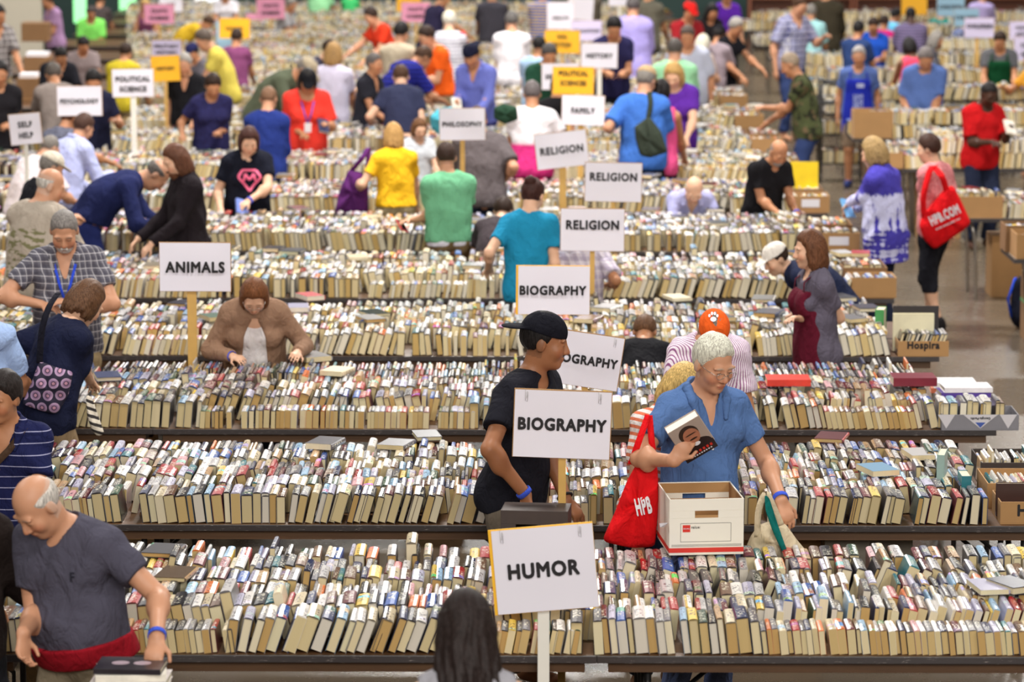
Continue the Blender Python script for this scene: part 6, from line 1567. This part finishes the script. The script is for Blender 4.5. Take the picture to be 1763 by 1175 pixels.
standing('yellow poster book standing in a box near the grey-bearded man', 1382, 310, row_y(6) + .75, .28, .26, .02, 0, (240, 206, 30), z=TZ + .12)
standing('green hardcover standing at the fourth row end', 1516, 570, row_y(3) + .62, .06, .22, .17, -12, (70, 150, 84), z=TZ + .01)
# cartons under the tables
for i, (px0, px1, py0, py1, D, lab) in enumerate(((1150, 1425, 914, 1010, row_y(1) + .5, 'long brown carton under the second row behind the white box'), (1495, 1572, 918, 1010, row_y(1) + .45, 'brown carton under the second row, right of the grey taped one'), (1420, 1498, 920, 1012, row_y(1) + .3, 'grey taped carton under the second row'),
                                        (700, 800, 770, 850, row_y(2) + .5, 'brown carton under the third row, left of the man in backward cap'), (975, 1090, 1157, 1240, 13.0, 'brown carton standing on the floor below HUMOR sign'), (215, 262, 745, 800, row_y(2) + .4, 'brown carton under the third row near striped bag'))):
    a = at_y(px0, py0, D); b = at_y(px1, py0, D); w = b[0] - a[0]; h = max(.12, min(a[2], .62 if D > 13.5 else .6))
    e = empty('carton', (a[0], D, 0)); tag(e, lab, 'box')
    MB().box((0, 0, 0), (w, .34, h - .004)).build('box_body', M_CARD if 'grey' not in lab else mat('grey_card', (120, 112, 100), .6), e, .003)
    MB().box((0, .0, h - .004), (w, .165, h)).box((0, .175, h - .004), (w, .34, h)).build('flaps', M_CARD_D if 'grey' not in lab else mat('grey_card', (120, 112, 100), .6), e)
    MB().box((0, .15, h), (w, .19, h + .0008)).build('tape', mat('packing_tape', (190, 170, 130), .15), e)
a = at_y(392, 1158, 12.3); e = empty('duffel_bag', (a[0] + .25, 12.3, 0)); tag(e, 'black bag standing below the edge of the front row', 'bag')
f = Field((-.3, -.2, 0), (.3, .2, 1.0), .02); zt = at_y(392, 1158, 12.3)[2]; f.cone((-.2, 0, .15), (.2, 0, .15), .14, .14, .05); f.cone((-.2, 0, zt - .1), (.22, 0, zt - .14), .09, .09, .15); f.ell((0, 0, zt * .5), (.26, .13, zt * .48), None, .05); v, q_ = f.skin(2)
link('bag_body', mesh_np('bag_body', v, q_, True), [cloth((24, 22, 24))], e)

# ------------------------------------------------------------------ tables beyond the right-hand aisle
RT = {}
def chrome_table(x0, D, n, lab):
    for i in range(n):
        e = empty('folding_table', (x0 + i * TL, D, 0)); tag(e, lab + (', nearest the aisle' if i == 0 else ', farther right'), 'table', 'chrome-legged tables beyond the aisle')
        if not RT:
            top, band, ap, legs, br = table_parts()
            ch = [top.build('tabletop', mat('grey_laminate', (150, 140, 130), .4), e), band.build('edge_band', M_EDGE, e)]
            for x in (.15, TL - .15):
                for y in (.1, TW - .1): ch.append(MB().tube([(x + (.06 if x < 1 else -.06), y, 0), (x + (.05 if x < 1 else -.05), y, .4), (x + (.03 if x < 1 else -.03), y, .6), (x, y, TZ - .033)], .015).build('leg', M_METAL, e))
            RT['ch'] = ch
        else:
            for c in RT['ch']:
                d = c.copy(); COL.objects.link(d); d.parent = e
XT = 3.88
right_rows = [(29.3, 'first', 3), (33.4, 'second', 3), (34.2, 'third', 3), (36.5, 'fourth', 3), (39.6, 'fifth', 3), (42.2, 'sixth', 3), (45.0, 'seventh', 3), (48.0, 'eighth', 4), (51.0, 'ninth', 4), (54.5, 'tenth', 4)]
for D, nm, n in right_rows:
    x0 = XT if D < 36 else 3.7
    chrome_table(x0, D, 2 if D < 45 else 3, f'chrome-legged folding table in the {nm} right-hand row')
    xr = (1763 - 881) / scale_at(D) + .6
    for j in range(3): gen_line(90, 1 if j else 0, x0 + (.45 if D in (29.3, 36.5) and j < 2 else .04), xr, D + .03 + j * .245, z=TZ)
    if D > 33: 
        for j in range(2): gen_line(90, 1, x0 + .3, xr, D + .05 + j * .3, z=TZ + .15)
for lab, x, D, z, w, d, h in (('cardboard box with papers on the first right-hand table', XT + .02, 29.33, TZ + .001, .40, .36, .19), ('cardboard box of paperbacks on the fourth right-hand table', 3.72, 36.52, TZ + .001, .42, .36, .30), ('cardboard box on the corner of the second right-hand table', XT - .28, 33.42, TZ + .001, .3, .36, .16)):
    open_box(lab, (x, D, z), w, d, h, 0, M_CARD); gen_line(90, 1, x + .015, x + w - .03, D + .04, z=z + .008 + h * .35)
# nearest right-hand corner: stacked boxes on a table end, a carton and a backpack on the floor
chrome_table(4.0, 26.6, 1, 'chrome-legged folding table cut by the right edge')
open_box('front cardboard box on the table cut by the right edge', (4.02, 26.62, TZ + .001), .42, .36, .2, 0, M_CARD); gen_line(90, 1, 4.04, 4.4, 26.66, z=TZ + .03)
open_box('rear cardboard box on the table cut by the right edge', (3.99, 27.02, TZ + .001), .42, .32, .22, 0, M_CARD_D); gen_line(90, 1, 4.01, 4.37, 27.06, z=TZ + .04)
e = empty('carton', (4.18, 27.0, 0)); tag(e, 'brown carton under the table cut by the right edge', 'box'); MB().box((0, 0, 0), (.45, .4, .55)).build('box_body', M_CARD_D, e, .004); MB().box((-.001, -.001, .3), (.451, .401, .325)).build('green_band', mat('green_tape', (80, 160, 90), .4), e)
bp = at_z(1758, 566, 0); e = empty('backpack', (bp[0] + .05, bp[1], 0)); tag(e, 'dark blue backpack on the floor at the right edge', 'backpack')
f = Field((-.22, -.16, 0), (.22, .16, .5), .015); f.cone((0, 0, .13), (0, .02, .33), .15, .13, .05, (np.array([0, 1, 0]), .7)); f.cone((0, -.1, .12), (0, -.1, .2), .1, .09, .05, (np.array([0, 1, 0]), .5)); f.cutp((0, 0, 0), (0, 0, -1)); v, q_ = f.skin(2)
link('pack_body', mesh_np('pack_body', v, q_, True), [cloth((28, 30, 44))], e)
MB().strip([(-.14, -.02, .1), (-.165, .0, .25), (-.1, .05, .42)], .06, .012, (0, 1, 0)).build('side_panel', cloth((30, 70, 190)), e); MB().tube([(.05, -.13, .1), (.05, -.13, .3)], .032, 12).build('water_bottle', mat('clear_plastic', (150, 170, 190), .15), e)
for lab, x, D, h in (('brown carton under the second right-hand table', 4.1, 33.7, .5), ('brown carton under the first right-hand table', 4.25, 29.6, .55)):
    e = empty('carton', (x, D, 0)); tag(e, lab, 'box'); MB().box((0, 0, 0), (.42, .36, h)).build('box_body', M_CARD, e, .004)

# book truck standing in the aisle end
ct = at_z(1452, 300, 0); e = empty('book_cart', (ct[0] - .35, 38.9, 0)); tag(e, 'dark metal book cart beside the aproned man', 'cart')
fr = MB()
for x in (0, .5):
    for y in (0, .4): fr.tube([(x, y, .1), (x, y, 1.15)], .016)
fr.tube([(0, 0, 1.15), (.5, 0, 1.15)], .016).tube([(0, .4, 1.15), (.5, .4, 1.15)], .016); fr.build('frame', M_DKMETAL, e)
for z in (.2, .55, .9): MB().box((0, 0, z), (.5, .4, z + .015)).build('shelf', M_DKMETAL, e)
for x in (0, .5):
    for y in (0, .4): MB().tube([(x - .012, y, .05), (x + .012, y, .05)], .05, 12).build('wheel', M_BLACK, e)
for z in (.215, .565): gen_line(90, 1, e.location[0] + .03, e.location[0] + .45, 38.95, z=z)
hb = at_y(690, 440, 26.2); e = empty('hand_cart', (hb[0], 26.2, 0)); tag(e, 'black cart handle rising beside the green tee man', 'cart')
MB().tube([(0, 0, .1), (.03, 0, .6), (.12, .0, 1.0)], .012).build('pull_handle', M_BLACK, e); MB().box((-.2, -.1, .06), (.1, .2, .09)).build('platform', M_DKMETAL, e)
for sd in (-.18, .08): MB().tube([(sd - .01, 0, .05), (sd + .01, 0, .05)], .05, 12).build('wheel', M_BLACK, e)

# ------------------------------------------------------------------ far end of the hall
def wall_mat(rgb, nm):
    t = NT(nm); v = t.coord(); f = t.noise(v, .6, 4); c = lin(rgb)
    t.set(Base_Color=t.mix(f, tuple(x * .85 for x in c), tuple(min(1, x * 1.1) for x in c)), Roughness=.7); return t.m
YB = 62.5
w_ = MB()
doors = [(-8.15, -7.85, 0), (-7.3, -6.93, 0), (-5.9, -5.4, 0)]
def zpix(py): return at_y(0, py, YB)[2]
xs = [-22] + [v for a, b, _ in doors for v in (a, b)] + [22]
zb, ztop = .32, 2.3
for i in range(0, len(xs), 2): w_.box((xs[i], YB, 0), (xs[i + 1], YB + .25, 9))
for a, b, _ in doors: w_.box((a, YB, 0), (b, YB + .25, zb)); w_.box((a, YB, ztop), (b, YB + .25, 9))
o = w_.build('wall_back', wall_mat((36, 60, 56), 'dark_green_wall')); o['kind'] = 'structure'
def lit(rgb, st, nm):
    t = NT(nm); v = t.coord(); f = t.noise(v, 2, 2)
    t.set(Base_Color=(0., 0., 0.), Emission_Color=t.mix(f, lin(rgb), tuple(min(1, x * 1.3) for x in lin(rgb))), Emission_Strength=st, Roughness=.1); return t.m
for i, (a, b, _) in enumerate(doors):
    g = MB().box((a, YB + .1, zb), (b, YB + .12, ztop)).build(f'window_{i + 1}', lit((150, 250, 160) if i < 2 else (250, 252, 255), 1.6, f'daylit_pane_{i}')); g['kind'] = 'structure'
    MB().box((a, YB + .06, zb), (a + .03, YB + .1, ztop)).box((b - .03, YB + .06, zb), (b, YB + .1, ztop)).box((a, YB + .06, zb), (b, YB + .1, zb + .03)).build('window_frame', mat('frame_green', (30, 44, 42), .5), g)
for x in (-22, 21.8):
    o = MB().box((x, -6, 0), (x + .2, YB, 9)).build('wall_left' if x < 0 else 'wall_right', wall_mat((170, 160, 146), 'painted_block')); o['kind'] = 'structure'
e = empty('partition_panel', (at_y(-40, 0, 58)[0], 58, 0)); tag(e, 'beige partition panel at the far left corner', 'panel')
wp = at_y(72, 0, 58)[0] - at_y(-40, 0, 58)[0]; zlo = at_y(0, 36, 58)[2]
MB().box((0, 0, .02), (wp, .08, 2.4)).build('panel_face', mat('beige_panel', (196, 188, 170), .7, var=.05), e)
for x in (.1, wp - .1): MB().box((x - .03, -.2, 0), (x + .03, .28, .02)).build('foot', M_DKMETAL, e)
# shelves of goods along the back right
sx = at_y(1290, 0, 60.5)[0]
for i in range(4):
    e = empty('shelf_unit', (sx + i * 1.9, 60.6, 0)); tag(e, f'reddish wooden shelf unit at the back wall, {ORD[i]} from the left', 'shelf', 'shelf units along the back wall')
    for x in (0, 1.82): MB().box((x, 0, 0), (x + .04, .4, 2.1)).build('side_panel', mat('red_wood', (130, 74, 50), .5), e)
    MB().box((.04, .38, 0), (1.82, .4, 2.1)).build('back_panel', mat('red_wood', (130, 74, 50), .5), e)
    for z in (.1, .5, .9, 1.3, 1.7, 2.08): MB().box((.04, 0, z), (1.82, .38, z + .025)).build('shelf', mat('red_wood', (130, 74, 50), .5), e)
    for z in (.125, .525, .925, 1.325): gen_line(90, 1, e.location[0] + .06, e.location[0] + 1.75, 60.64, z=z)
# boxes and barrel stuff on the open floor at the far left
for lab, px0, px1, py0, py1, D in (('tall stack-like brown crate topped with papers at far left', 40, 84, 98, 140, 43.5), ('brown carton in front of the crate with papers at far left', 28, 66, 135, 165, 41.0), ('brown box held by the man in lilac polo', 36, 82, 40, 72, 48.8)):
    a = at_y(px0, py0, D); b = at_y(px1, py0, D); z1 = a[2]; z0 = 0 if 'held' not in lab else at_y(0, py1, D)[2]
    e = empty('carton', (a[0], D, z0)); tag(e, lab, 'box'); MB().box((0, 0, 0), (b[0] - a[0], .4, z1 - z0)).build('box_body', M_CARD_D, e, .004)
    if 'papers' in lab: MB().box((.03, .03, z1 - z0 + .001), (b[0] - a[0] - .03, .35, z1 - z0 + .05)).build('paper_stack', M_PAPER, e)
    if 'held' not in lab:
        for k_ in range(1, 4): MB().box((-.002, -.002, z1 * k_ / 4), (b[0] - a[0] + .002, .402, z1 * k_ / 4 + .012)).build('band', M_CARD, e)
ALLBOX = 1
build_mass([b for b in BOOKS if id(b) not in sid])
